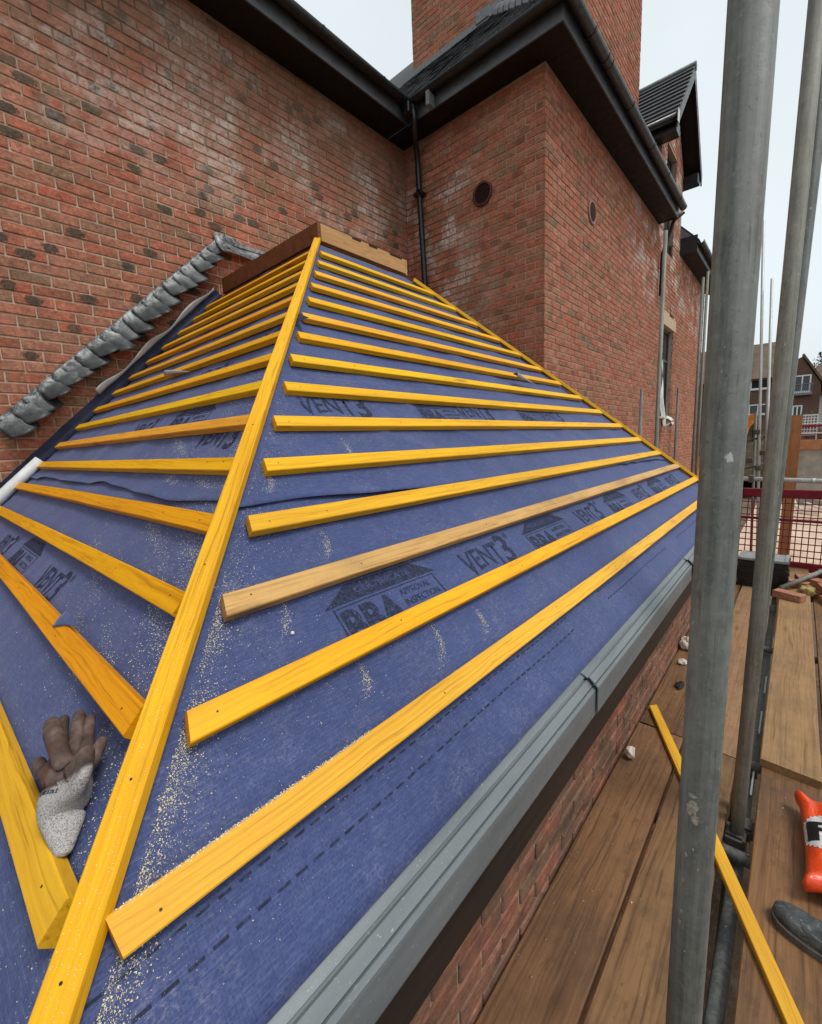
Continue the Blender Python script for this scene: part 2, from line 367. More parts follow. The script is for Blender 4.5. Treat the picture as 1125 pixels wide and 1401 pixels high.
def lead_material():
    t = NT('lead_sheet', .5, .45); P = t.pos(); o = t.coord('Object')
    f = t.noise(P, 16, 6, .65); g = t.noise(P, 60, 5, .7)
    c = t.mix(t.mr(f, .3, .7), (.024, .026, .028), (.075, .079, .081))
    uv = t.sep(t.n('UVMap').outputs[0])
    pat = t.math('MULTIPLY', t.mr(uv[1], .50, .16), t.mr(t.noise(P, 24, 6, .75), .42, .60))
    c = t.mix(t.math('MULTIPLY', pat, .75), c, (.43, .45, .45))
    c = t.mix(t.mr(g, .60, .75, 0, .5), c, (.25, .26, .26))
    t.color(c); t.b.inputs['Metallic'].default_value = .25; t.bump(t.math('ADD', f, t.math('MULTIPLY', g, .4)), .35, .006)
    return t.m
M_LEAD = lead_material()
def glass_material():
    t = NT('dark_window_glass', .06, .6); t.color((.02, .025, .028)); return t.m
M_GLASS = glass_material()
M_SAW = plain('sawdust', (.80, .70, .50), .9, .3, 200, bump=0)

# ================================================================== GEOMETRY CONSTANTS (eye level z = 0)
T = .975; SL = math.sqrt(1+T*T)            # extension roof pitch
X0, Y0, XF = .636, 1.156, 4.364               # hip lines: x = X0 + z/T, y = Y0 + z/T, x = XF - z/T
ZTOP = 1.40                                # flat top of the extension roof
YA, XB, YC = 4.05, 4.713, 2.148            # brick wall planes of the main building
ZB = -1.60                                 # top of scaffold boards
ZG = -3.40                                 # ground
NR = Vector((0, -T, 1))/SL; NL = Vector((-T, 0, 1))/SL; NF = Vector((T, 0, 1))/SL
def RP(x, sd, h=0): return Vector((x, Y0+sd/SL, sd*T/SL)) + NR*h      # main slope
def LP(y, sd, h=0): return Vector((X0+sd/SL, y, sd*T/SL)) + NL*h      # side slope, facing -X
def FP(y, sd, h=0): return Vector((XF-sd/SL, y, sd*T/SL)) + NF*h      # far slope, facing +X

# ================================================================== SETTING
def ground_material():
    t = NT('site_earth', .95, .1); P = t.pos()
    f = t.noise(P, .35, 7, .65); g = t.noise(P, 9, 6, .7)
    c = t.mix(t.mr(f, .35, .65), (.085, .058, .038), (.19, .14, .095)); c = t.mix(t.mr(g, .5, .75, 0, .5), c, (.24, .19, .14))
    t.color(c); t.bump(g, .6, .05); return t.m
def gridmesh(name, nx, ny, fn, smooth=True, uvfn=None):
    v = [fn(i/nx, j/ny) for j in range(ny+1) for i in range(nx+1)]
    f = [(j*(nx+1)+i, j*(nx+1)+i+1, (j+1)*(nx+1)+i+1, (j+1)*(nx+1)+i) for j in range(ny) for i in range(nx)]
    me = mesh(name, v, f, smooth)
    if uvfn:
        uv = me.uv_layers.new(name='UVMap'); vi = np.zeros(len(me.loops), int); me.loops.foreach_get('vertex_index', vi)
        uvs = np.array([uvfn(i/nx, j/ny) for j in range(ny+1) for i in range(nx+1)], float)
        uv.data.foreach_set('uv', uvs[vi].ravel())
    return me
def gz(x, y):
    return ZG + .10*noise.noise(Vector((x*.4, y*.4, 0)))
def ground_pt(u, v):
    sx, sy = 2*u-1, 2*v-1
    x = 12 + 700*sx*abs(sx)**2; y = 700*sy*abs(sy)**2
    z = gz(x, y)
    if x > 40: z += min(7.0, (x-40)*.06)
    return (x, y, z)
g = link('ground', gridmesh('ground', 150, 150, ground_pt), ground_material()); tag(g, 'bare brown earth of the building site', kind='structure')
def sand_mat():
    t = NT('sandy_hardcore', .95, .1); P = t.pos(); f = t.noise(P, 1.3, 7, .65); g_ = t.noise(P, 18, 5, .7)
    c = t.mix(t.mr(f, .35, .65), (.47, .335, .245), (.62, .47, .36)); c = t.mix(t.mr(g_, .55, .75, 0, .4), c, (.30, .21, .15)); t.color(c); t.bump(g_, .5, .03); return t.m
M_SAND = sand_mat()
s_ = link('sandy_ground', gridmesh('sandy_ground', 40, 40, lambda u, v: (11.5+14*u, -12+13.2*v, ZG+.12+.03*noise.noise(Vector((u*9, v*9, 3))))), M_SAND)
tag(s_, 'pale pinkish hardcore laid on the site ground', kind='structure')

# ------------------------------------------------------------------ brickwork
SIL = [(-5, 690), (150, 540), (300, 385), (430, 303), (557, 355), (952, 650), (945, 780), (-5, 1500)]
def inside(p, poly):
    c = False; n = len(poly)
    for i in range(n):
        (x1, y1), (x2, y2) = poly[i], poly[(i+1) % n]
        if (y1 > p[1]) != (y2 > p[1]) and p[0] < (x2-x1)*(p[1]-y1)/(y2-y1)+x1: c = not c
    return c
def brick_mesh(k, ln=.215):
    rr = random.Random(k*13+5)
    b = box_bm(0, ln, 0, .10, 0, .065, .0045)
    for v in b.verts: v.co += Vector((rr.uniform(-.0016, .0016), rr.uniform(-.0014, .0014), rr.uniform(-.0016, .0016)))
    me = bm_mesh('brick', b)
    uv = me.uv_layers.new(name='UVMap')
    for l in me.loops:
        c = me.vertices[l.vertex_index].co; uv.data[l.index].uv = (min(.98, max(.02, (c.x+.005)/(ln+.01))), min(.98, max(.02, (c.z+.005)/.075)))
    return me
def lay(axis, a0, a1, z0, z1, holes=(), clip=None, shift=0.0):
    """list of (start, end, zbottom, row, col) of stretcher bond"""
    out = []
    for r in range(math.ceil(z0/.075-1e-6), math.floor(z1/.075+1e-6)):
        zz = r*.075; lo, hi = a0, a1
        if clip:
            c = clip(zz+.0375)
            if c is None: continue
            lo, hi = max(lo, c[0]), min(hi, c[1])
        if hi-lo < .02: continue
        segs = [(lo, hi)]
        for (h0, h1, hz0, hz1) in holes:
            if zz+.07 > hz0 and zz < hz1:
                ns = []
                for (p, q) in segs:
                    if h1 <= p or h0 >= q: ns.append((p, q)); continue
                    if h0 > p: ns.append((p, h0))
                    if h1 < q: ns.append((h1, q))
                segs = ns
        ph = (.72 if r % 2 == 0 else .22) + shift
        for (p, q) in segs:
            c0 = math.floor(p/.225-ph); c1 = math.ceil(q/.225-ph)
            for c in range(c0, c1+1):
                s = max(p, (c+ph)*.225+.005); e = min(q, (c+1+ph)*.225-.005)
                if p-1e-9 <= s and e-s > .02: out.append((s, e, zz+.005, r, c))
    return out
def brick_corner(axis, plane, s, z, out):  # world matrix of a brick whose face is on the wall plane (faces -Y or -X)
    if axis == 'X': return Matrix(((1,0,0,s),(0,1,0,plane-out),(0,0,1,z),(0,0,0,1)))
    return Matrix(((0,1,0,plane-out),(-1,0,0,s),(0,0,1,z),(0,0,0,1)))     # run along -Y, depth along +X
def brickwork(name, items, mat, parent):
    """items: (axis, plane, s, e, z, row, col)  -> one joined mesh"""
    V, F, UV = [], [], []
    rr = random.Random(3); C = .0045
    for (axis, plane, s, e, z, row, col) in items:
        o = rr.uniform(-.0025, .0025); j = lambda: rr.uniform(-.0015, .0015)
        h = .065; b = len(V)
        for (d, i) in ((-o, C), (C-o, 0), (.03, 0)):
            for (a, zz, sa, sz) in ((s, z, 1, 1), (e, z, -1, 1), (e, z+h, -1, -1), (s, z+h, 1, -1)):
                aa, z2 = a+sa*i+j(), zz+sz*i+j()
                V.append((aa, plane+d, z2) if axis == 'X' else (plane+d, aa, z2))
                UV.append((col*1.0+min(.98, max(.02, (aa-s+.005)/.225)), row+min(.98, max(.02, (z2-z+.005)/.075))))
        q = [(0,1,2,3)] + [(k, 4+k, 4+(k+1) % 4, (k+1) % 4) for k in range(4)] + [(4+k, 8+k, 8+(k+1) % 4, 4+(k+1) % 4) for k in range(4)]
        F += [tuple(b+i for i in f) for f in q]
    me = mesh(name, V, F)
    bm = bmesh.new(); bm.from_mesh(me); bmesh.ops.recalc_face_normals(bm, faces=bm.faces); bm.to_mesh(me); bm.free()
    # orient outward: island test by front-face normal
    uv = me.uv_layers.new(name='UVMap'); vi = np.zeros(len(me.loops), int); me.loops.foreach_get('vertex_index', vi)
    uv.data.foreach_set('uv', np.array(UV)[vi].ravel())
    return tag(link(name, me, mat, parent), kind='stuff')
BV = [brick_mesh(k) for k in range(5)]

bld = empty('brick_building', (4.713, 2.148, ZG), 'tall red brick building with black eaves, brick tower and gabled dormer around the new roof', 'building')
# masonry cores behind the bricks (mortar face 7 mm back)
def core(name, boxes, mat, parent):
    bm = bmesh.new()
    for b in boxes: box_bm(*b, 0, bm=bm)
    return link(name, bm_mesh(name, bm), mat, parent)
MR = .007
WIN = (9.95, 11.02, .34, 2.11)      # window opening in wall C
LINT = (9.80, 11.17, 2.11, 2.335)
DW = (9.80, 10.62, 3.43, 5.20)      # tall dormer window
DX0, DX1, DXC = 9.42, 11.24, 10.33
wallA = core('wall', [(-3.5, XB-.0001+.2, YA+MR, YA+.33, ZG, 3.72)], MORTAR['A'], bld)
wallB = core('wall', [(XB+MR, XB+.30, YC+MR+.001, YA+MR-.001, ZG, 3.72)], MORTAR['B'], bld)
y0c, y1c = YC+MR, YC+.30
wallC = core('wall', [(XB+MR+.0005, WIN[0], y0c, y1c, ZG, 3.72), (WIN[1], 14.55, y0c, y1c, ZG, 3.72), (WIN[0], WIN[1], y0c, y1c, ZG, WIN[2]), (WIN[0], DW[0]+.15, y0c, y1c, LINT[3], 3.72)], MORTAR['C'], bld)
# fill between window head and the dormer window
core('wall', [(WIN[0], DW[1], y0c+.0007, y1c-.001, WIN[3]+.01, DW[2])], MORTAR['C'], bld)
cand = []
for b in lay('X', -1.2, XB, -.9, 3.70, clip=lambda z: (-1.2, min(XB, max(-1.2, X0+z/T+1.0)) if z < ZTOP-.2 else XB)): cand.append(('A', 'X', YA, *b))
for b in lay('Y', YC+.001, YA, -.9, 3.70, shift=.31): cand.append(('B', 'Y', XB, *b))
for b in lay('X', XB+.0005, 14.55, -2.3, 3.70, holes=[(WIN[0], WIN[1], WIN[2], WIN[3]), LINT, (DW[0], DW[1], DW[2], DW[3])], shift=.55): cand.append(('C', 'X', YC, *b))
scored = []
for c in cand:
    w, ax, pl, s, e, z, r, k = c
    ctr = ((s+e)/2, pl, z+.03) if ax == 'X' else (pl, (s+e)/2, z+.03)
    p = project(ctr); sc = 0
    if p and 4 < p[0] < 1121 and 4 < p[1] < 1397 and e-s > .214 and not inside(p, SIL):
        d0 = project((s, pl, z) if ax == 'X' else (pl, s, z)); d1 = project((e, pl, z) if ax == 'X' else (pl, e, z))
        sc = math.hypot(d1[0]-d0[0], d1[1]-d0[1])*p[2]**-1
    scored.append((sc, c))
scored.sort(key=lambda t: -t[0])
solo = {id(c) for sc, c in scored[:300] if sc > 0}
walls = {'A': wallA, 'B': wallB, 'C': wallC}
rest = {'A': [], 'B': [], 'C': []}
rb = random.Random(11); BVW = {}
for sc, c in scored:
    w, ax, pl, s, e, z, r, k = c
    if id(c) in solo:
        M = brick_corner(ax, pl, s if ax == 'X' else e, z, rb.uniform(-.0025, .0025))
        if ax == 'X': M = M @ Matrix.Rotation(rb.uniform(-.006, .006), 4, 'Z') @ Matrix.Rotation(rb.uniform(-.004, .004), 4, 'Y')
        kk = rb.randrange(5)
        if (kk, w) not in BVW:
            me = BV[kk].copy(); me.materials.append(BRICK[w]); BVW[(kk, w)] = me
        me = BVW[(kk, w)]
        link('brick', me, None, walls[w], M)
    else: rest[w].append((ax, pl, s, e, z, r, k))
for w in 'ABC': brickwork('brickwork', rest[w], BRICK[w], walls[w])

# ------------------------------------------------------------------ eaves: soffit, fascia, gutter
ZS = 3.70; OA, OB, OC = 3.70, 4.405, 1.845     # outer edges of the three soffits
def soffit_fascia():
    # soffits butt at the corners
    box('soffit', -3.5, OB, OA+.02, YA+.05, ZS, ZS+.02, M_SOFFIT, bld, 0)
    box('soffit', OB+.02, XB+.05, OC+.02, YA+.05, ZS+.0012, ZS+.0212, M_SOFFIT, bld, 0)
    box('soffit', XB+.052, DX0-.03, OC+.02, YC+.05, ZS, ZS+.02, M_SOFFIT, bld, 0)
    box('soffit', DX1+.05, 15.1, OC+.02, YC+.05, ZS, ZS+.02, M_SOFFIT, bld, 0)
    box('fascia', -3.5, OB+.018, OA, OA+.018, ZS-.012, ZS+.19, M_GREYUP, bld, .003)
    box('fascia', OB, OB+.018, OC, OA-.001, ZS-.013, ZS+.188, M_GREYUP, bld, .003)
    box('fascia', OB+.0195, DX0-.03, OC, OC+.018, ZS-.012, ZS+.19, M_GREYUP, bld, .003)
    box('fascia', DX1+.05, 15.1, OC, OC+.018, ZS-.012, ZS+.19, M_GREYUP, bld, .003)
    box('eaves_end', DX0-.029, DX0-.012, OC+.001, YC+.06, ZS-.013, ZS+.187, M_BLACK, bld, .002)
    box('eaves_end', DX1+.03, DX1+.049, OC+.001, YC+.06, ZS-.013, ZS+.30, M_BLACK, bld, .002)
soffit_fascia()
def gutter(axis, a0, a1, c, z, sgn, clips=()):
    """half-round gutter; sgn = direction (in the profile coordinate) away from the wall"""
    R, th = .058, .004; pr = []
    for k in range(13):
        a = math.pi*k/12; pr.append((c+R*math.cos(a), z-R*math.sin(a)*1.05))
    for k in range(12, -1, -1):
        a = math.pi*k/12; pr.append((c+(R-th)*math.cos(a), z-(R-th)*math.sin(a)*1.05))
    g = extrude_profile('gutter', pr, axis, a0, a1, M_BLACK, bld)
    for q in clips:
        b = []
        for k in range(13):
            a = math.pi*k/12; b.append((c+(R+.005)*math.cos(a), z-(R+.005)*math.sin(a)*1.05))
        for k in range(12, -1, -1):
            a = math.pi*k/12; b.append((c+(R+.0005)*math.cos(a), z-(R+.0005)*math.sin(a)*1.05))
        v = extrude_profile('gutter_bracket', b, axis, q-.012, q+.012, M_BLACK, g)
    return g
GZ = ZS+.165
gutter('X', -3.5, OB-.02, OA-.062, GZ, -1, (1.2, 2.2, 3.1, 3.9))
gutter('Y', OC-.12, OA-.13, OB-.062, GZ-.004, -1, (2.0, 2.7, 3.3))
gutter('X', OB-.11, DX0+.02, OC-.062, GZ-.008, -1, (4.9, 5.3, 5.42, 6.2, 7.2, 8.1, 9.0))
gutter('X', DX1, 15.1, OC-.062, GZ-.004, -1, (12, 13, 14))

# roofs of the main building: slope body with individual slate courses on the visible slope
PT = 1.06
def slope_slab(name, pts, mat, parent, th=.03):
    bm = bmesh.new(); a = [bm.verts.new(p) for p in pts]; n = (Vector(pts[1])-Vector(pts[0])).cross(Vector(pts[2])-Vector(pts[0])).normalized()
    b = [bm.verts.new(Vector(p)-n*th) for p in pts]; k = len(pts)
    bm.faces.new(a); bm.faces.new(b[::-1])
    for i in range(k): bm.faces.new((a[i], b[i], b[(i+1) % k], a[(i+1) % k]))
    return link(name, bm_mesh(name, bm), mat, parent)
ZE = ZS+.195
def zB(x): return ZE+PT*(x-(OB-.03))
roof = slope_slab('roof', [(OB-.03, OC-.03, ZE), (8.9, OC+4.465, ZE+PT*4.495), (8.9, 8.2, ZE+PT*4.495), (OB-.03, OA-.03, ZE)], M_SLATE, bld)
slope_slab('roof', [(OB-.03, OC-.03, ZE-.001), (DX0-.05, OC-.03, ZE-.001), (DX0-.05, OC+3.2, ZE+PT*3.23), (OB-.03+3.23, OC+3.2, ZE+PT*3.23)], M_SLATE, bld)
slope_slab('roof', [(DX1+.02, OC-.03, ZE-.001), (15.1, OC-.03, ZE-.001), (15.1, OC+3.2, ZE+PT*3.23), (DX1+.02, OC+3.2, ZE+PT*3.23)], M_SLATE, bld)
slope_slab('roof', [(-3.5, OA-.03, ZE+.001), (OB-.03, OA-.03, ZE+.001), (OB+1.2, OA+1.2, ZE+.85*1.23), (-3.5, OA+1.2, ZE+.85*1.23)], M_SLATE, bld)
sl_me = []
for k in range(3):
    rr = random.Random(k); b = box_bm(0, .195, 0, .245, 0, .006, 0)
    for v in b.verts: v.co += Vector((rr.uniform(-.005, .005), rr.uniform(-.009, .009), rr.uniform(-.002, .004)))
    m = bm_mesh('slate', b); m.materials.append(M_SLATE); sl_me.append(m)
slopev = Vector((1, 0, PT)).normalized(); nv = Vector((-PT, 0, 1)).normalized()
rs = random.Random(5)
for row in range(18):
    dd = .01+row*.13
    bx = OB-.03+slopev.x*dd; bz = ZE+slopev.z*dd
    ylo = OC-.03+slopev.x*dd; yhi = OA-.03+dd*.85
    y = ylo+(.1 if row % 2 else 0)
    while y < min(yhi, 4.95):
        P = Vector((bx, y+.195, bz))+nv*(.010+.004)
        ex = Vector((0, -1, 0)); ey = (slopev*.998-nv*.045).normalized(); ez = ex.cross(ey)
        M = Matrix(((ex.x, ey.x, ez.x, P.x), (ex.y, ey.y, ez.y, P.y), (ex.z, ey.z, ez.z, P.z), (0, 0, 0, 1)))
        link('slate', sl_me[rs.randrange(3)], None, roof, M); y += .2
# hip tiles along the corner hip
hipd = Vector((1, 1, PT)).normalized()
for k in range(9):
    p = Vector((OB-.03, OC-.03, ZE))+hipd*(.02+k*.3)
    M = frame_of(p, p+hipd)
    b = bmesh.new(); tube_into(b, [(0, 0, .0), (.32, 0, .012)], [.085, .075], 12)
    link('hip_tile', bm_mesh('hip_tile', b), M_PALEFLASH, roof, M)

# chimney tower
CX, CY0, CY1, CX1 = 6.0, 2.5, 4.90, 9.22
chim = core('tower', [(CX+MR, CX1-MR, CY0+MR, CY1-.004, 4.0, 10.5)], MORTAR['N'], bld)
it = [('Y', CX, *b) for b in lay('Y', CY0+.001, CY1, 4.3, 10.4, shift=.2)] + [('X', CY0, *b) for b in lay('X', CX+.0005, CX1, 4.3, 10.4, shift=.1)]
brickwork('brickwork', it, BRICK['N'], chim)
zc = zB(CX)
box('flashing', CX-.035, CX+.004, 3.40, CY1+.06, zc-.03, zc+.065, M_PALEFLASH, chim, .004)
for k, (yy, dz, ww) in enumerate(((3.62, .06, .22), (3.42, .03, .2), (3.22, -.08, .2))):
    box('flashing', CX-.05-.004*k, CX+.003, yy-ww/2, yy+ww/2, zc-.05+dz, zc+.08+dz, M_PALEFLASH, chim, .004)

# downpipe in the inner corner, swan neck, brackets
dp = tube('downpipe', [(4.34, 3.56, 3.80), (4.36, 3.57, 3.62), (4.50, 3.68, 3.56), (4.62, 3.76, 3.50), (4.645, 3.775, 3.40), (4.645, 3.76, 2.9), (4.645, 3.72, 1.9), (4.645, 3.70, -.2), (4.645, 3.70, -3.3)], .034, M_BLACK, bld)
tube('collar', [(4.645, 3.7655, 3.10), (4.645, 3.763, 3.02)], .042, M_BLACK, dp)
for z in (3.06, 1.5): box('bracket', 4.60, 4.708, 3.70, 3.83, z-.015, z+.015, M_BLACK, dp, .003)
box('downpipe_spout', OB-.115, OB-.005, 3.30, 3.345, ZS-.03, ZS+.11, M_PALEFLASH, bld, .004)
box('hopper', 4.25, 4.38, 3.56, 3.66, ZS+.0, ZS+.11, M_BLACK, bld, .01)
dp2 = tube('downpipe', [(14.5, YC-.05, 3.6), (14.5, YC-.05, ZG)], .034, M_BLACK, bld)
tube('downpipe', [(DX0+.12, OC-.06, GZ-.05), (DX0+.12, OC+.1, GZ-.15), (DX0+.10, YC-.05, 3.2), (DX0+.10, YC-.05, 2.5)], .03, M_BLACK, bld)

# round air vents
def vent(M, r):
    bm = bmesh.new(); n = 40; rings = []
    for (rr, y) in ((r*.80, .0), (r*.80, -.016), (r*.86, -.020), (r, -.016), (r, .02)):
        rings.append([bm.verts.new((rr*math.cos(2*math.pi*k/n), y, rr*math.sin(2*math.pi*k/n))) for k in range(n)])
    for a, b in zip(rings, rings[1:]):
        for k in range(n): bm.faces.new((a[k], a[(k+1) % n], b[(k+1) % n], b[k]))
    v = link('air_vent', bm_mesh('air_vent', bm), M_TERRA, bld, M)
    bm = bmesh.new(); bm.faces.new([bm.verts.new((r*.82*math.cos(2*math.pi*k/n), -.003, r*.82*math.sin(2*math.pi*k/n))) for k in range(n)])
    link('backing', bm_mesh('backing', bm), M_DARK, v, M)
    for i in range(9):
        z = -r*.7+i*r*1.4/8; hw = math.sqrt(max(0, (r*.80)**2-z*z))
        b = box_bm(-hw, hw, -.012, -.004, -.0022, .0022, 0)
        link('louvre', bm_mesh('louvre', b), M_TERRA, v, M @ Matrix.Translation((0, 0, z)) @ Matrix.Rotation(R_(35), 4, 'X'))
MB = Matrix(((0, 1, 0, XB), (-1, 0, 0, 2.895), (0, 0, 1, 2.77), (0, 0, 0, 1)))
vent(MB, .125)
M_TERRA = plain('pink_vent', (.30, .16, .13), .6, .2, 40)
vent(Matrix.Translation((6.06, YC, 2.765)), .135)

# window in wall C
def window(x0, x1, z0, z1, y, mull):
    w = box('window', x0, x1, y+.13, y+.19, z0, z1, M_DARK, bld, 0)
    fr = .05
    for (a, b, c, d) in ((x0, x0+fr, z0, z1), (x1-fr, x1, z0, z1), (x0+fr+.0005, x1-fr-.0005, z0, z0+fr), (x0+fr+.0005, x1-fr-.0005, z1-fr, z1)):
        box('frame', a, b, y+.08, y+.128, c, d, M_FRAMEG, w, .003)
    for m in mull: box('frame', x0+fr+.001, x1-fr-.001, y+.083, y+.127, m-.025, m+.025, M_FRAMEG, w, .003)
    box('pane', x0+fr-.01, x1-fr+.01, y+.10, y+.106, z0+fr-.01, z1-fr+.01, M_GLASS, w, 0)
    return w
w1 = window(WIN[0], WIN[1], WIN[2], WIN[3], YC, (1.5,))
link('lintel', bm_mesh('lintel', box_bm(LINT[0], LINT[1], YC-.012, YC+.10, LINT[2]+.002, LINT[3], .004)), M_STONE, w1)
box('sill', WIN[0]-.02, WIN[1]+.02, YC-.05, YC+.12, WIN[2]-.045, WIN[2]-.002, M_STONE, w1, .004)
# torn protective film hanging out of the window
def film(u, v):
    x = WIN[0]+.30+.14*u+.05*math.sin(v*9); z = 1.45-1.30*v
    return (x, YC+.05-.10*v*v-.03*math.sin(u*5+v*6), z)
link('protective_film', gridmesh('protective_film', 8, 30, film), M_WHITEP, w1)
link('protective_film', gridmesh('protective_film', 10, 10, lambda u, v: (WIN[0]+.25+.16*math.sin(v*4.6)*(.6+.4*u), YC-.12-.10*math.sin(u*3.1), .30-.05*math.cos(v*4.6)-.17*u)), M_WHITEP, w1)

# dormer
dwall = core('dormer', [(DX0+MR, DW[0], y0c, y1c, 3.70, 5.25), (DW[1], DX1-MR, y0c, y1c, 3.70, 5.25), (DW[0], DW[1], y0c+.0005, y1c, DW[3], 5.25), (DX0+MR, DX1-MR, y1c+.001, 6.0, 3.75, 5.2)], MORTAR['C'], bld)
bm = bmesh.new(); pr = [(DX0+MR, 5.25), (DX1-MR, 5.25), (DXC, 6.28)]
f = [bm.verts.new((x, y, z)) for y in (y0c, y1c) for (x, z) in pr]
for q in ((0, 1, 2), (5, 4, 3), (0, 3, 4, 1), (1, 4, 5, 2), (2, 5, 3, 0)): bm.faces.new([f[i] for i in q])
link('gable', bm_mesh('gable', bm), MORTAR['C'], dwall)
items = [('X', YC, *b) for b in lay('X', DX0, DX1, 3.72, 6.2, holes=[DW], clip=lambda z: (DX0, DX1) if z < 5.2 else ((DX0+(z-5.2)*.86, DX1-(z-5.2)*.86) if z < 6.2 else None), shift=.4)]
brickwork('brickwork', items, BRICK['C'], dwall)
window(DW[0], DW[1], DW[2], DW[3], YC, (4.4,))
YV = 1.88; HW = 1.17; ZP = 6.50; ZV = 5.20
def dormer_roof():
    base = Vector((DXC, 0, ZP))
    for s in (-1, 1):
        r = slope_slab('dormer_roof', [(DXC, YV, ZP), (DXC+s*HW, YV, ZV), (DXC+s*HW, 6.5, ZV), (DXC, 6.5, ZP)][::1 if s > 0 else -1], M_TILE, dwall, .05)
    d = Vector((-HW, 0, ZV-ZP)); ln = d.length; d.normalize(); n = Vector((-(ZP-ZV), 0, HW)).normalized()
    k = 0
    while k*.17 < ln-.05:
        p = Vector((DXC, YV-.01, ZP))+d*(k*.17+.02)
        ex = Vector((0, 1, 0)); ey = (d+n*.16).normalized(); ez = ex.cross(ey)
        M = Matrix(((ex.x, ey.x, ez.x, p.x), (ex.y, ey.y, ez.y, p.y), (ex.z, ey.z, ez.z, p.z), (0, 0, 0, 1)))
        sg = 1 if ez.dot(n) > 0 else -1
        link('tile_course', bm_mesh('tile_course', box_bm(0, 3.5, 0, .19, .004*sg if sg > 0 else -.03, .03 if sg > 0 else -.004, .004)), M_TILE, dwall, M); k += 1
    # soffit under the verge and bargeboards
    for s in (-1, 1):
        pts = [(DXC, YV+.01, ZP-.075), (DXC+s*HW, YV+.01, ZV-.075), (DXC+s*HW, YC+.03, ZV-.075), (DXC, YC+.03, ZP-.075)]
        slope_slab('verge_soffit', pts if s > 0 else pts[::-1], M_SOFFIT, dwall, .02)
        bm = bmesh.new(); q = [(DXC, ZP+.03), (DXC+s*(HW+.03), ZV-.01), (DXC+s*(HW+.03), ZV-.21), (DXC, ZP-.19)]
        a = [bm.verts.new((x, YV-.012, z)) for x, z in q]; b = [bm.verts.new((x, YV+.012, z)) for x, z in q]
        bm.faces.new(a); bm.faces.new(b[::-1])
        for i in range(4): bm.faces.new((a[i], b[i], b[(i+1) % 4], a[(i+1) % 4]))
        link('bargeboard', bm_mesh('bargeboard', bm), M_BLACK, dwall)
        box('eaves_box', DXC+s*(HW-.03), DXC+s*(DX1-DXC-.02), YV+.014, 6.0, ZV-.22, ZV-.06, M_BLACK, dwall, 0)
    tube('ridge_tile', [(DXC, YV-.02, ZP+.01), (DXC, 6.4, ZP+.01)], .075, M_TILE, dwall, 12)
    tube('dormer_gutter', [(DXC-HW-.06, YV-.02, ZV-.06), (DXC-HW-.06, 4.5, ZV-.06)], .06, M_BLACK, dwall)
    box('gutter_end', DXC-HW-.13, DXC-HW-.02, YV-.035, YV-.022, ZV-.17, ZV+.02, M_WHITEP, dwall, .002)
dormer_roof()

# ------------------------------------------------------------------ lead step flashing dressed down wall A
lf_core = box('flashing_chase', 2.14, 2.56, YA-.03, YA-.004, 1.86, 1.90, M_LEAD, bld, .004)
rl = random.Random(21)
for k in range(20):
    x = .40+k*.083+rl.uniform(-.008, .008); z = .26+(x-.40)*.965
    ln = .185+rl.uniform(-.015, .03); dn = .172+rl.uniform(-.03, .035); cu = rl.uniform(.06, .12); tw = rl.uniform(-.15, .15)
    if k > 16: dn *= .75
    e1 = Vector((.72, 0, .69)); e2 = Vector((.50, 0, -.87))
    def f(u, v):
        sh = (.12+.88*u)**.62 
        p = Vector((x, 0, z))+e1*(ln*u)+e2*(dn*(v*(.62+.42*sh)))
        out = .006+.024*(1-u)+cu*(v**1.6)*math.sin(math.pi*(.10+.74*u))*1.25+.016*v*noise.noise(Vector((x*9+u*4, v*4, k)))
        return (p.x, YA-.004-out, p.z)
    me = gridmesh('lead_step', 8, 8, f, True, lambda u, v: (u, v))
    o = link('lead_step', me, M_LEAD, bld)
    o.modifiers.new('s', 'SOLIDIFY').thickness = .003
def endlead(u, v):
    x = 2.06+.50*u; z = 1.93-.03*u-.15*v+.02*math.sin(u*5)
    return (x, YA-.008-.10*v*v*(1.2-.6*u)-.01*math.sin(u*9+v*2), z-.04*(1-u)*v)
link('lead_apron', gridmesh('lead_apron', 14, 8, endlead, True, lambda u, v: (u, v*.4)), M_LEAD, bld).modifiers.new('s', 'SOLIDIFY').thickness = .003

# ================================================================== THE EXTENSION AND ITS HIPPED ROOF
ext = empty('roof_extension', (2.5, 2.3, ZG), 'single-storey brick extension with hipped roof of blue membrane and yellow battens', 'roof')
SE = -1.000; ST = ZTOP*SL/T      # slope distances of eave and top
# unseen solid body added just under the membrane to stop light
def body():
    ze = SE*T/SL-.03; d = .045
    xa0, xa1, ya = X0+ze/T+.02, XF-ze/T-.02, Y0+ze/T+.02
    zt = ZTOP-.05; xb0, xb1, yb = X0+zt/T+d, XF-zt/T-d, Y0+zt/T+d
    v = [(xa0, ya, ze-.02), (xa1, ya, ze-.02), (xa1, YA-.012, ze-.02), (xa0, YA-.012, ze-.02), (xb0, yb, zt), (xb1, yb, zt), (xb1, YA-.012, zt), (xb0, YA-.012, zt)]
    # push the slopes inwards so that the body stays below the sagging membrane
    v = [(x+(.05 if x < 2 else -.05), y+(.05 if y < 3 else 0), z) for (x, y, z) in v]
    f = [(3, 2, 1, 0), (4, 5, 6, 7), (0, 1, 5, 4), (1, 2, 6, 5), (2, 3, 7, 6), (3, 0, 4, 7)]
    return link('light_block', mesh('light_block', v, f), M_DARK, ext)
body()
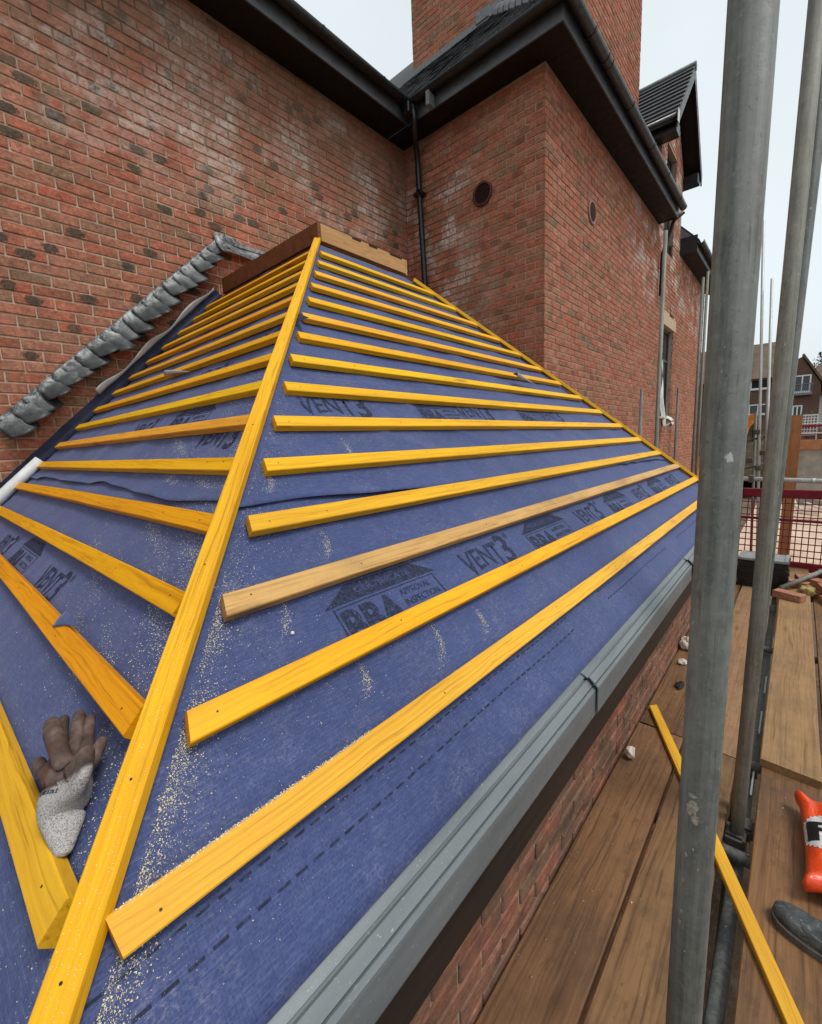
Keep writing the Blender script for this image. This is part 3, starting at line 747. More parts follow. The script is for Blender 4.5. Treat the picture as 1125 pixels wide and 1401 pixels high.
def sag(a, sd, seed=0.0):
    """membrane drape: hangs between rafters and battens, never above the plane"""
    raf = .5-.5*math.cos(2*math.pi*(a-.12+seed)/.6)
    bat = .5-.5*math.cos(2*math.pi*(sd+.8156)/.1835)
    n = noise.noise(Vector((a*2.1+seed, sd*4.3, 1.7+seed)))+.5*noise.noise(Vector((a*6.1, sd*9.3, 4.7+seed)))
    fold = noise.noise(Vector((a*1.3+sd*3.0+seed, sd*1.1-a*.4, 9.1)))
    fold = max(0.0, 1-abs(fold)*8)*.006
    low = max(0.0, min(1.0, (sd+.80)/.1)) if sd < -.7 else 1.0
    return -.0035 - (.0105 if sd > -.1 else .0065)*raf*bat*low*(.6+.6*abs(n)) - .0022*(n+.8)*low + fold*low*.9*(1 if sd > -.05 else .5)
def slope_sheet(name, fn, s0, s1, lo, hi, seed, lift=0.0, edge=None, na=230, ns=60, cap=None):
    def P(u, v):
        e = edge(u) if edge else 0.0
        sd = s0+(s1-s0)*v
        if edge: sd = (s0+e)+(s1-(s0+e))*v
        z = sd*T/SL; a = lo(z)+(hi(z)-lo(z))*u
        curl = 0.0
        if edge and v < .12: curl = .012*(1-v/.12)**2*(0.35+.65*abs(math.sin(a*5+seed*3)))
        return fn(a, sd, sag(a, sd, seed)+lift+curl), (a, sd)
    v = gridmesh(name, na, ns, lambda u, w: P(u, w)[0], True, lambda u, w: P(u, w)[1])
    o = link(name, v, M_MEMB, ext)
    m = o.modifiers.new('s', 'SOLIDIFY'); m.thickness = .0012; m.offset = 1 if fn is LP else -1
    return o
hipR = lambda z: X0+z/T; hipF = lambda z: XF-z/T; hipL = lambda z: Y0+z/T
memR = slope_sheet('membrane', RP, SE, ST-.02, hipR, hipF, 0.0, 0, None, 260, 120)
lapR = slope_sheet('membrane', RP, -.243, .40, lambda z: hipR(z)+.004, lambda z: hipF(z)-.004, 0.0, .0035, lambda u: .045-.14*u+.006*math.sin(u*23)+.010*noise.noise(Vector((u*14, 0, 0)))+(.012*max(0, math.sin(u*60)) if .55 < u < .8 else 0), 260, 34)
memL = slope_sheet('membrane', LP, SE, ST-.02, hipL, lambda z: YA-.06, 3.3, 0, None, 200, 120)
lapL = slope_sheet('membrane', LP, -.165, .44, lambda z: hipL(z)+.004, lambda z: YA-.065, 3.3, .0035, lambda u: .006*math.sin(u*19)-(.035*math.exp(-((u-.12)/.12)**2))+.012*noise.noise(Vector((u*12, 3, 0))), 200, 34)
memF = slope_sheet('membrane', FP, SE, ST-.02, hipL, lambda z: YA-.06, 6.1, 0, None, 60, 50)
def mem_h(side, a, sd):
    seed = {'R': 0.0, 'L': 3.3}[side]
    h = sag(a, sd, seed)
    if side == 'R' and -.16 < sd < .40: h += .0035
    if side == 'L' and -.14 < sd < .44: h += .0035
    return h

# ---- print on the membrane: lettering, badge and lap lines
DEPS = None
def text_mesh(txt, bold=.0):
    cu = bpy.data.curves.new('t', 'FONT'); cu.body = txt; cu.size = 1.0; cu.offset = bold; cu.resolution_u = 3
    ob = bpy.data.objects.new('t', cu); COL.objects.link(ob)
    dg = bpy.context.evaluated_depsgraph_get(); dg.update()
    me = bpy.data.meshes.new_from_object(ob.evaluated_get(dg)); bpy.data.objects.remove(ob); bpy.data.curves.remove(cu)
    xs = [v.co.x for v in me.vertices]; ys = [v.co.y for v in me.vertices]
    x0, x1, y0, y1 = min(xs), max(xs), min(ys), max(ys)
    for v in me.vertices: v.co = ((v.co.x-x0)/(x1-x0), (v.co.y-y0)/(y1-y0), 0)
    return me
TX = {k: text_mesh(k, b) for k, b in (('VENT', .012), ('3', .02), ('BBA', .035), ('APPROVAL', .0), ('INSPECTION', .0), ('TESTING', .0), ('CERTIFICATE', .012), ('®', 0))}
def quad_mesh(polys):
    bm = bmesh.new()
    for p in polys: bm.faces.new([bm.verts.new((x, y, 0)) for x, y in p])
    return bm
def put(me_src, side, a, sd, w, h, parent, name='printed_lettering', warp=None, mat=None, e=.0011):
    """map unit-square artwork onto the slope: origin (a, sd), width w along the reading direction, height h up the slope"""
    me = me_src.copy()
    bm = bmesh.new(); bm.from_mesh(me); bmesh.ops.triangulate(bm, faces=bm.faces)
    ed = [e for e in bm.edges if abs(e.verts[0].co.x-e.verts[1].co.x)*w > .03 or abs(e.verts[0].co.y-e.verts[1].co.y)*h > .03]
    if ed: bmesh.ops.subdivide_edges(bm, edges=ed, cuts=2); bmesh.ops.triangulate(bm, faces=bm.faces)
    for v in bm.verts:
        x, y = v.co.x, v.co.y
        if warp: x, y = warp(x, y)
        aa = a+x*w if side == 'R' else a-x*w
        s = sd+y*h
        v.co = (RP if side == 'R' else LP)(aa, s, mem_h(side, aa, s)+e)
    bm.to_mesh(me); bm.free(); me.materials.clear()
    return link(name, me, mat or M_PRINT, parent)
def vent3(side, a, sd, sc=1.0, parent=None):
    put(TX['VENT'], side, a, sd, .215*sc, .095*sc, parent, warp=lambda x, y: (x, 1-(1-y)*(1.06-.30*math.sin(math.pi*min(1, x*1.0)))))
    put(TX['3'], side, a+(.222*sc if side == 'R' else -.222*sc), sd-.004, .062*sc, .118*sc, parent)
    put(TX['®'], side, a+(.292*sc if side == 'R' else -.292*sc), sd+.088*sc, .024*sc, .024*sc, parent)
def badge(side, a, sd, sc=1.0, parent=None):
    W_, H_ = .36*sc, .19*sc
    q = lambda x0, x1, y0, y1: [(x0, y0), (x1, y0), (x1, y1), (x0, y1)]
    # pediment (solid with a lighter lettered strip cut through it) and the outlined box
    bm = quad_mesh([[(-.05, .56), (1.05, .56), (.82, .80), (.18, .80)], [(.20, .83), (.80, .83), (.50, 1.12)], q(0, .012, 0, .53), q(.988, 1, 0, .53), q(.013, .987, .515, .53)])
    me = bm_mesh('printed_badge', bm); put(me, side, a, sd, W_, H_, parent, 'printed_badge')
    sgn = 1 if side == 'R' else -1
    put(TX['CERTIFICATE'], side, a+sgn*.22*W_, sd+.635*H_, .56*W_, .09*H_, parent, mat=M_INKGAP, e=.0016)
    put(TX['BBA'], side, a+sgn*.03*W_, sd+.02*H_, .50*W_, .46*H_, parent)
    for k, w in enumerate(('APPROVAL', 'INSPECTION', 'TESTING')):
        put(TX[w], side, a+sgn*.565*W_, sd+(.37-.16*k)*H_, (.34, .38, .30)[k]*W_, .10*H_, parent)
for k in range(4):
    badge('R', .592+.96*k, -.634, 1.03, memR)
    vent3('R', 1.108+.96*k, -.604, 1.03, memR)
for k in range(3):
    vent3('R', .918+.96*k, .160, 1.15, lapR)
    if k < 2: badge('R', 1.56+.96*k, .150, .9, lapR)
vent3('L', 1.93, -.612, 1.0, memL); badge('L', 2.50, -.622, 1.0, memL); vent3('L', 2.95, -.61, 1, memL)
vent3('L', 2.55, .13, 1.0, lapL); badge('L', 2.08, .13, 1.0, lapL); vent3('L', 1.60, .02, 1.0, lapL); vent3('L', 2.35, .50, 1.0, memL); badge('L', 1.95, .70, .9, memL)
def dashes(side, sd, a0, a1, ln, gap, wd, parent):
    bm = bmesh.new(); a = a0; rr = random.Random(int(sd*1e4)); fn = RP if side == 'R' else LP
    while a < a1:
        if not (noise.noise(Vector((a*2.3, sd*9, 0))) > .18 and a > .28):
            s = sd+.0015*math.sin(a*9)
            q = [(a, s-wd/2), (a+ln, s-wd/2), (a+ln, s+wd/2), (a, s+wd/2)]
            bm.faces.new([bm.verts.new(fn(x, y, mem_h(side, x, y)+.0011)) for x, y in q])
        a += ln+gap
    return link('printed_dashes', bm_mesh('printed_dashes', bm), M_PRINT, parent)
_d = dashes
def dashes(*a): return tag(_d(*a), kind='stuff')
dashes('R', -.898, -.02, 4.9, .020, .011, .0042, memR); dashes('R', -.855, -.02, 4.9, .018, .012, .0036, memR)
dashes('R', -.262, .50, 4.3, .018, .012, .003, memR)

# ---- battens: each one a part
def batten(p, q, n, w, th, mat, parent, name='batten', cut0=0.0, cut1=0.0, bow=0.0, tw=0.0):
    """p, q: the two ends on the roof plane, n: roof normal; w across the slope, th thickness; cut: end-skew in metres"""
    p, q = Vector(p), Vector(q); ln = (q-p).length
    x = (q-p).normalized(); z = (n-x*n.dot(x)).normalized(); y = z.cross(x)
    bm = bmesh.new(); N = 12; rings = []
    rr = random.Random(round((p.x*31+p.y*17+p.z*7)*1000)); sd_ = rr.uniform(0, 99)
    c = .0022
    prof = [(-w/2+c, 0), (w/2-c, 0), (w/2, c), (w/2, th-c), (w/2-c, th), (-w/2+c, th), (-w/2, th-c), (-w/2, c)]
    for i in range(N+1):
        u = i/N; r = []
        b = bow*math.sin(math.pi*u)+.0016*noise.noise(Vector((u*5, sd_, 0)))
        for (yy, zz) in prof:
            xx = u*ln + (cut0*yy/w if i == 0 else 0) + (cut1*yy/w if i == N else 0)
            r.append(bm.verts.new((xx, yy+b, zz+.0008*noise.noise(Vector((u*6, yy*30, sd_))))))
        rings.append(r)
    for i in range(N):
        for k in range(8): bm.faces.new((rings[i][k], rings[i][(k+1) % 8], rings[i+1][(k+1) % 8], rings[i+1][k]))
    bm.faces.new(rings[0][::-1]); bm.faces.new(rings[-1])
    M = Matrix(((x.x, y.x, z.x, p.x), (x.y, y.y, z.y, p.y), (x.z, y.z, z.z, p.z), (0, 0, 0, 1)))
    return link(name, bm_mesh(name, bm), mat, parent, M)
M_NAIL = plain('nail_head', (.03, .028, .026), .5, .3, 60, metal=.5, bump=0)
nail_me = bm_mesh('nail', tube_into(bmesh.new(), [(0, 0, -.004), (0, 0, .0003)], .0018, 8)); nail_me.materials.append(M_NAIL)
def nails(parent, pts, n):
    z = n.normalized(); x = z.orthogonal().normalized(); y = z.cross(x)
    for p in pts: link('nail', nail_me, None, parent, Matrix(((x.x, y.x, z.x, p.x), (x.y, y.y, z.y, p.y), (x.z, y.z, z.z, p.z), (0, 0, 0, 1))))
BW, BT = .049, .025
gap_near = [.024, .044, .048, .055, .054, .046, .049, .042, .045, .04, .045, .04, .04, .04, .04]
rbt = random.Random(4)
for k in range(15):
    sd = -.791+.1835*k-BW/2; z = sd*T/SL
    xn = X0+z/T+gap_near[k]; xf = XF-z/T-.03+rbt.uniform(-.02, .02)
    mat = M_PALE if k == 2 else M_BATTEN
    b = batten(RP(xn, sd), RP(xf, sd), NR, BW, BT, mat, ext, cut0=(.012 if k else -.006), bow=rbt.uniform(-.004, .004))
    xs = [xn+.05] + [.72+.6*i for i in range(8) if xn+.12 < .72+.6*i < xf-.1]
    nails(b, [RP(x+rbt.uniform(-.01, .01), sd+rbt.uniform(-.008, .008), BT+.0006) for x in xs], NR)
for k in range(15):
    sd = -.781+.1835*k-BW/2; z = sd*T/SL
    yn = Y0+z/T+(.068, .052, .040)[k] if k < 3 else Y0+z/T+.036; yf = 3.945+rbt.uniform(-.025, .02)
    if k == 1: yf = 3.9
    if k == 0: sd -= .0135; yn = .636
    b = batten(LP(yn, sd), LP(yf, sd-(.05 if k == 0 else 0)), NL, BW, BT, M_BATTEN if k in (0, 4, 6) else M_ORANGE, ext, cut0=-.004 if k < 3 else -.03, bow=rbt.uniform(-.004, .004))
    ys = [yn+.06] + [1.3+.6*i for i in range(6) if yn+.12 < 1.3+.6*i < yf-.1]
    nails(b, [LP(y+rbt.uniform(-.01, .01), sd+rbt.uniform(-.008, .008), BT+.0006) for y in ys], NL)
for k in range(15):   # far side, only glimpsed
    sd = -.791+.1835*k-BW/2; z = sd*T/SL
    batten(FP(Y0+z/T+.06, sd), FP(2.3 if XF-z/T > XB-.05 else 3.9, sd), NF, BW, BT, M_BATTEN, ext)
NH = (NR+NL).normalized(); NHF = (NR+NF).normalized()
hp = lambda z, h: Vector((X0+z/T-.0032, Y0+z/T+.0032, z))+NH*h
hf = lambda z, h: Vector((XF-z/T, Y0+z/T, z))+NHF*h
hb = batten(hp(SE*T/SL-.02, .004), hp(ZTOP+.005, .004), NH, .042, .026, M_BATTEN, ext, 'hip_batten')
nails(hb, [hp(z, .0305) for z in (-.58, -.47, -.25, .05, .35, .7, 1.0, 1.25)], NH)
batten(hf(SE*T/SL-.02, .004), hf(ZTOP-.06, .004), NHF, .05, .026, M_BATTEN, ext, 'hip_batten')
# ---- upstand boards and flat deck at the top
xt0, xt1, yt = X0+ZTOP/T, XF-ZTOP/T, Y0+ZTOP/T
box('upstand_board', xt0-.015, xt0+.012, yt-.02, YA-.08, ZTOP+.0, ZTOP+.125, M_DARKBOARD, ext, .003)
ub = box('upstand_board', xt0+.0135, xt1+.03, yt-.02, yt+.004, ZTOP+.008, ZTOP+.118, M_NEWBOARD, ext, .003)
ub2 = box('upstand_board', xt0+.0135, xt1+.05, yt+.0055, yt+.03, ZTOP+.004, ZTOP+.132, M_NEWBOARD, ext, .003)
for xx in (.30, .47, .70): box('notch', xt0+xx, xt0+xx+(.085 if xx < .6 else .14), yt-.0225, yt-.012, ZTOP+.108, ZTOP+.1205, M_DARK, ub, 0)
box('upstand_board', xt1+.032, xt1+.052, yt-.018, yt+.0045, ZTOP+.0, ZTOP+.12, M_NEWBOARD, ext, .003)
box('flat_deck', xt0+.0125, xt1+.03, yt+.031, YA-.02, ZTOP-.02, ZTOP+.004, M_NEWBOARD, ext, .002)

# ---- membrane turned up against wall A with its pale edge, pipe lagging at the foot
def upturn(u, v):
    sd = SE+(ST-SE)*u
    q = LP(YA-.10, sd, .004); w = .085*v
    yy = YA-.10+.088*min(1, v*1.6); up = max(0, v-.55)*.16
    return Vector((q.x, yy, q.z))+NL*(up+.004*noise.noise(Vector((u*30, v*3, 0))))
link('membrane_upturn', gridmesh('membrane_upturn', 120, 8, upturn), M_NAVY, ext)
def edge_strip(u, v):
    sd = .58+1.38*u+.02; wv = .5+.5*math.sin(u*17+1)
    q = LP(0, sd, .066+.040*v*(.4+.8*wv)+.002*math.sin(u*31)); return (q.x, YA-.030-.034*v*(.35+.65*wv), q.z)
o = link('upturn_edge', gridmesh('upturn_edge', 60, 3, edge_strip), M_WHITEP, ext); o.modifiers.new('s', 'SOLIDIFY').thickness = .003
def flap(fn, a, sd, la, ls, hh, nm='membrane_flap'):
    def f(u, v):
        wv = (1-u)
        return fn(a+la*u, sd+ls*u+.045*(v-.5)*wv+.02*wv*u, .020+hh*wv*math.sin(math.pi*(.15+.7*v))+.006)
    o = link(nm, gridmesh(nm, 10, 6, f), M_FLAP, ext); o.modifiers.new('s', 'SOLIDIFY').thickness = .0015
M_FLAP = plain('membrane_pale_underside', (.30, .30, .31), .7, .2, 30)
flap(RP, 2.90, .585, .32, -.04, .055); flap(LP, 2.78, .62, -.38, -.05, .035)
M_FLAP = M_MEMB
flap(LP, 1.36, -.598, -.13, .014, .006)

# ---- eaves trim: lapped grey lengths with pressed grooves, dark fascia, soffit
def trim_profile(dz=0.0):
    def sp(sd, h): p = RP(0, sd, h); return (p.y, p.z+dz)
    top = [sp(-.93, -.020), sp(-.985, -.0100), sp(-1.0170, -.0035), sp(-1.0190, -.0100), sp(-1.0232, -.0100), sp(-1.025, -.0025), sp(-1.0465, -.0015), sp(-1.0485, -.0075), sp(-1.0510, -.0015), sp(-1.0560, -.0020)]
    y, z = top[-1]
    top += [(y-.0030, z-.003), (y-.0036, z-.009), (y-.0040, z-.080), (y-.0030, z-.084), (y+.0005, z-.084)]
    inner = [(yy+.0028, zz-.0030) for yy, zz in top[:-3]][::-1]
    return top+inner
tp = trim_profile()
joints = [-.14, 1.235, 2.80, 4.35, 5.15]
for i in range(4):
    a0, a1 = joints[i], joints[i+1]+(.06 if i < 3 else 0)
    n = len(tp); NS = 8; V = []
    for s in range(NS+1):
        u = s/NS; a = a0+(a1-a0)*u
        lift = (.0110 if i else 0)*(1-u)**2 + (.0003*i)
        for q_, (y, z) in enumerate(tp): lq = lift*(0 if q_ < 2 or q_ > n-3 else .5 if q_ in (2, n-3) else 1); V.append((a, y-lq*.7, z+lq+.0008*noise.noise(Vector((a*2, i, 0)))))
    F = [(s*n+k, s*n+(k+1) % n, (s+1)*n+(k+1) % n, (s+1)*n+k) for s in range(NS) for k in range(n)]
    F += [tuple(range(n))[::-1], tuple(NS*n+k for k in range(n))]
    bm = bmesh.new(); me = mesh('eaves_trim', V, F); bm.from_mesh(me); bpy.data.meshes.remove(me)
    link('eaves_trim', bm_mesh('eaves_trim', bm), M_TRIM, ext)
ye = RP(0, -1.056).y; zl = RP(0, -1.056).z
# same trim down the side slope
tpx = [(y-Y0+X0, z) for y, z in tp]
extrude_profile('eaves_trim', tpx, 'Y', RP(0, -1.056).y+.01, YA-.02, M_TRIM, ext)
box('fascia', X0-Y0+ye+.024, XF+Y0-ye-.014, ye+.020, ye+.044, zl-.225, zl-.02, M_FASCIA, ext, .003)
box('fascia', X0-Y0+ye+.010, X0-Y0+ye+.034, ye+.036, YA-.02, zl-.225, zl-.02, M_FASCIA, ext, .003)
YW = .568; XW0, XW1 = X0-Y0+YW, 4.90
box('soffit', X0-Y0+ye+.035, XF+Y0-ye-.04, ye+.035, YW+.03, zl-.22, zl-.205, M_SOFFIT, ext, 0)
# brick wall under the eaves
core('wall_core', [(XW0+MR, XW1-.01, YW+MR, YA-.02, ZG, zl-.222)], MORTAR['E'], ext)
ew = ext.children[-1]
ewall = [o for o in bpy.data.objects if o.name.startswith('wall_core')][0]; ewall.name = 'wall'
for b in lay('X', XW0, XW1, -1.80, -.90, shift=.13):
    s, e, z, r, k = b
    if e-s > .214:
        kk = random.randrange(5)
        if (kk, 'E') not in BVW: me = BV[kk].copy(); me.materials.append(BRICK['E']); BVW[(kk, 'E')] = me
        link('brick', BVW[(kk, 'E')], None, ewall, brick_corner('X', YW, s, z, random.uniform(-.003, .002)))
    else: brickwork('brick', [('X', YW, s, e, z, r, k)], BRICK['E'], ewall)
brickwork('brickwork', [('Y', XW0, *b) for b in lay('Y', YW+.11, 2.6, -2.4, -.90, shift=.4)] + [('X', YW, *b) for b in lay('X', XW0, XW1, ZG, -1.80, shift=.13)], BRICK['E'], ewall)

# ---- sawdust: thousands of loose flakes round the saw cuts
def sawdust(name, fn, hfun, n, sampler, parent, seed):
    rr = random.Random(seed); V, F = [], []
    for _ in range(n):
        a, sd, sz = sampler(rr)
        c = fn(a, sd, hfun(a, sd)+.0012); b = len(V)
        u = Vector((rr.uniform(-1, 1), rr.uniform(-1, 1), rr.uniform(-.4, .4))).normalized(); w = u.orthogonal().normalized()
        l_, k_ = sz, sz*rr.uniform(.3, .7)
        V += [c+u*l_, c-u*l_*.3+w*k_, c-u*l_*.5-w*k_, c+Vector((0, 0, sz*.5))]
        F += [(b, b+1, b+2), (b, b+1, b+3), (b+1, b+2, b+3), (b, b+2, b+3)]
    return tag(link(name, mesh(name, V, F), M_SAW, parent), kind='stuff')
def samp_R(rr):
    m = rr.random()
    if m < .55:      # trail along the hip
        z = rr.triangular(-.68, .35, -.52); d = abs(rr.gauss(0, .05))+.03
        a, sd = X0+z/T+d, z*SL/T
        if rr.random() < .6:   # clumps
            z = rr.choice((-.63, -.60, -.55, -.50, -.46, -.43, -.35, -.30))+rr.gauss(0, .016); d = .035+abs(rr.gauss(0, .022)); a, sd = X0+z/T+d, z*SL/T
    elif m < .72:    # little swept arcs and streaks
        k = rr.randrange(7); th = rr.gauss(0, .35); a0, s0, r0 = ((.40, -.47, .09), (.62, -.33, .07), (.75, -.68, .08), (.52, -.68, .06), (.95, -.70, .07), (.56, -.10, .08), (.9, .02, .1))[k]
        a, sd = a0+r0*math.cos(th-.4)+rr.gauss(0, .006), s0+r0*math.sin(th-.4)+rr.gauss(0, .006)
    else:
        sd = rr.uniform(-.95, .6); z = sd*T/SL; a = X0+z/T+.04+abs(rr.gauss(0, .7))
    return a, sd, rr.choice((.0004, .0005, .0006, .0008, .0010, .0013, .0019))*(1 if m < .72 else .85)
def samp_L(rr):
    m = rr.random()
    if m < .45:
        z = rr.triangular(-.66, .5, -.45); d = abs(rr.gauss(0, .10))+.035; a, sd = Y0+z/T+d, z*SL/T
    elif m < .8:
        k = rr.randrange(9); a0, s0 = ((1.05, -.33), (1.35, -.30), (.95, -.50), (1.25, -.62), (1.0, -.62), (1.5, -.13), (1.3, -.12), (1.75, .05), (1.55, -.45))[k]
        q = rr.gauss(0, .10); a, sd = a0+q, s0+q*.35+rr.gauss(0, .013)
    else:
        sd = rr.uniform(-.95, .5); z = sd*T/SL; a = Y0+z/T+.04+abs(rr.gauss(0, .5))
    a = min(a, 3.9)
    return a, sd, rr.choice((.0004, .0005, .0006, .0008, .0010, .0013, .0018))
sawdust('sawdust', RP, lambda a, s: mem_h('R', a, s), 15000, samp_R, ext, 1)
sawdust('sawdust', LP, lambda a, s: mem_h('L', a, s), 13000, samp_L, ext, 2)
def samp_b(rr):
    sd = -.791; x = rr.uniform(.08, .50); return x, sd+rr.gauss(0, .0015)-.001, rr.choice((.0009, .0013, .0018))
sawdust('sawdust', RP, lambda a, s: BT-.001, 700, samp_b, ext, 3)
def samp_h(rr):
    z = rr.choice((-.62, -.53, -.42, -.3, -.2))+rr.gauss(0, .05); q = rr.uniform(-.018, .018)
    return z, q, rr.choice((.0006, .0009, .0012))
sawdust('sawdust', lambda z, q, h: hp(z, .0305)+Vector((1, -1, 0))*q*.7, lambda a, s: 0, 900, samp_h, ext, 4)

# ================================================================== GLOVE lying on the side slope
def skin_mesh(name, verts, edges, radii, root, sub=2):
    me = bpy.data.meshes.new(name); me.from_pydata(verts, edges, []); me.update()
    ob = bpy.data.objects.new(name, me); COL.objects.link(ob)
    ob.modifiers.new('k', 'SKIN'); ob.modifiers['k'].use_smooth_shade = True
    sv_ = me.skin_vertices[0].data
    for i, r in enumerate(radii): sv_[i].radius = r if isinstance(r, tuple) else (r, r)
    for i in range(len(verts)): sv_[i].use_root = (i == root)
    s = ob.modifiers.new('s', 'SUBSURF'); s.levels = sub; s.render_levels = sub
    sm_ = ob.modifiers.new('m', 'SMOOTH'); sm_.factor = .5; sm_.iterations = 5
    dg = bpy.context.evaluated_depsgraph_get(); dg.update()
    out = bpy.data.meshes.new_from_object(ob.evaluated_get(dg)); bpy.data.objects.remove(ob); bpy.data.meshes.remove(me)
    out.name = name
    for p in out.polygons: p.use_smooth = True
    return out
def glove():
    def G(y, sd, h): return LP(y, sd, .004+h*.80)
    nodes = [('cuff', .722, -.791, .010, (.010, .007)), ('wrist', .748, -.780, .014, (.022, .011)), ('heel', .772, -.767, .018, (.034, .014)), ('palm', .798, -.752, .022, (.041, .017)), ('palm2', .828, -.735, .026, (.040, .018)),
             ('kn_r', .806, -.712, .024, .019), ('kn_l', .868, -.748, .027, .019)]
    # thumb, index, middle, ring, folded finger, little finger
    chains = {'thumb': ('palm2', [(.812, -.722, .050, .0150), (.850, -.711, .062, .0155), (.900, -.705, .067, .0160), (.944, -.700, .062, .0125)]),
              'index': ('kn_l', [(.890, -.724, .034, .0115), (.925, -.708, .038, .0110), (.975, -.697, .028, .0092)]),
              'middle': ('palm2', [(.858, -.700, .034, .0125), (.892, -.684, .036, .0125), (.930, -.671, .032, .0105)]),
              'ring': ('kn_r', [(.846, -.690, .024, .0105), (.876, -.676, .024, .0100), (.906, -.666, .020, .0088)]),
              'folded': ('palm', [(.756, -.724, .042, .0125), (.752, -.700, .056, .0135), (.780, -.674, .062, .0122)]),
              'little': ('kn_r', [(.792, -.696, .026, .0115), (.800, -.682, .026, .0105), (.816, -.668, .022, .0090)]),
              'tip': ('kn_l', [(.916, -.764, .028, .0130), (.958, -.766, .024, .0105)])}
    V, E_, Rd, ix = [], [], [], {}
    for (n, y, s, h, r) in nodes: ix[n] = len(V); V.append(G(y, s, h)); Rd.append(r)
    E_ += [(ix['cuff'], ix['wrist']), (ix['wrist'], ix['heel']), (ix['heel'], ix['palm']), (ix['palm'], ix['palm2']), (ix['palm2'], ix['kn_r']), (ix['palm2'], ix['kn_l'])]
    for n, (root, pts) in chains.items():
        last = ix[root]
        for (y, s, h, r) in pts:
            V.append(G(y, s, h)); Rd.append(r); E_.append((last, len(V)-1)); last = len(V)-1
    me = skin_mesh('work_glove', V, E_, Rd, ix['palm'])
    t = NT('nitrile_and_knit', .7, .25); P = t.pos(); ps = t.sep(P)
    kn = t.voro(P, 900, 'F1', 'Color'); kv = t.sep(kn)[0]
    knit = t.ramp(kv, [(.10, (.17, .16, .16)), (.28, (.33, .31, .305)), (.75, (.47, .45, .435))])
    nf = t.noise(P, 30, 5, .65)
    coat = t.ramp(nf, [(.32, (.045, .028, .024)), (.52, (.105, .068, .056)), (.70, (.19, .135, .115))])
    coat = t.mix(t.mr(t.noise(P, 12, 3, .5), .58, .68, 0, .55), coat, (.16, .045, .032))
    edge = t.math('ADD', t.math('MULTIPLY', ps[1], .8), t.math('ADD', t.math('MULTIPLY', ps[2], 1.25), t.math('MULTIPLY', t.math('SUBTRACT', nf, .5), .04)))
    c = t.mix(t.mr(edge, .028, .040), knit, coat)
    t.color(c); w = t.wave(P, 210, 1.5, 2, 2, 'Y')
    t.bump(t.math('ADD', nf, t.math('MULTIPLY', w, .35)), .5, .003)
    o = link('work_glove', me, t.m)
    return tag(o, 'worn brown coated work glove with speckled grey knit cuff lying between yellow battens', 'glove')
gl = glove()
TXC = ((.8180, -.7680), (.7800, -.7440))
def glove_text():
    me = text_mesh('ntial', .01)
    for v in me.vertices:
        x, y = v.co.x, v.co.y
        v.co = LP(TXC[0][0]+(TXC[1][0]-TXC[0][0])*x+.0115*y, TXC[0][1]+(TXC[1][1]-TXC[0][1])*x+.0043*y, .045)
    bm = bmesh.new(); bm.from_mesh(me); bm.to_mesh(me); bm.free(); me.materials.clear()
    o = link('printed_lettering', me, M_PRINT, gl)
    sw = o.modifiers.new('w', 'SHRINKWRAP'); sw.target = gl; sw.wrap_method = 'NEAREST_SURFACEPOINT'
    sw.wrap_mode = 'ABOVE_SURFACE'; sw.offset = .0006
glove_text()

# ================================================================== WHITE PIPE lying against the wall at the foot of the side slope
pp = [LP(3.86, s, .034) for s in (-.045, -.25, -.5, -.75)]
bm = tube_into(bmesh.new(), pp, .031, 24, False); 
pm = bm_mesh('plastic_pipe', bm, True); po = link('plastic_pipe', pm, M_WHITEP); po.modifiers.new('s', 'SOLIDIFY').thickness = -.004
tag(po, 'white plastic pipe lying along the foot of the brick wall on the blue membrane', 'pipe')

# ================================================================== SCAFFOLD
scf = empty('scaffold', (.694, .073, ZG), 'galvanised steel tube scaffold standing beside the extension', 'scaffold')
def standard(p, q, m, r=.02415, name='standard'): return tube(name, [p, q], r, m, scf, 40)
s1 = standard((.694, .073, ZG), (.694, .073, 2.6), M_TUBE)
s2 = standard((2.046, .093, ZG), (2.046, .034, 3.2), M_TUBE2)
s3 = standard((2.115, .122, ZG), (2.115, -.018, 3.2), M_TUBE)
tube('ledger', [(-1.2, .066, -1.73), (6.9, .066, -1.73)], .02415, M_TUBE, scf, 24)
tube('ledger', [(-1.2, -1.25, -1.715), (6.9, -1.25, -1.715)], .02415, M_TUBE, scf, 24)
for x in (-.6, .56, 1.93, 2.56, 4.1, 5.6, 6.75): tube('transom', [(x, -1.45, -1.6645), (x, .50, -1.6645)], .0241, M_TUBE, scf, 24)
for x, y in ((5.2, .07), (3.6, -1.25), (.7, -1.25), (6.6, -1.25), (6.32, .62)):
    standard((x, y, ZG), (x, y, (-1.66 if x in (5.2,) else 2.0 if y < 0 else -.3)), M_TUBE2)
rail = tube('guard_rail', [(6.33, .72, -.553), (6.33, -1.9, -.60)], .0255, M_TUBEB, scf, 24)
tube('rail_joint', [(6.33, -.135, -.5684), (6.33, -.165, -.569)], .029, M_TUBEB, rail, 20)
box('coupler', 6.295, 6.365, .35, .40, -.60, -.515, M_COUPLER, rail, .008)
def coupler(x, y, z):
    bm = box_bm(x-.045, x+.045, y-.04, y+.04, z-.03, z+.03, .012, 2)
    tube_into(bm, [(x-.055, y+.045, z), (x+.03, y+.045, z)], .009, 10); tube_into(bm, [(x+.045, y-.05, z-.01), (x+.045, y+.03, z-.01)], .008, 10)
    return link('coupler', bm_mesh('coupler', bm), M_COUPLER, scf)
coupler(.694, .07, -1.70); coupler(2.05, .085, -1.68); coupler(2.12, .06, -1.68); coupler(2.56, .075, -1.69)
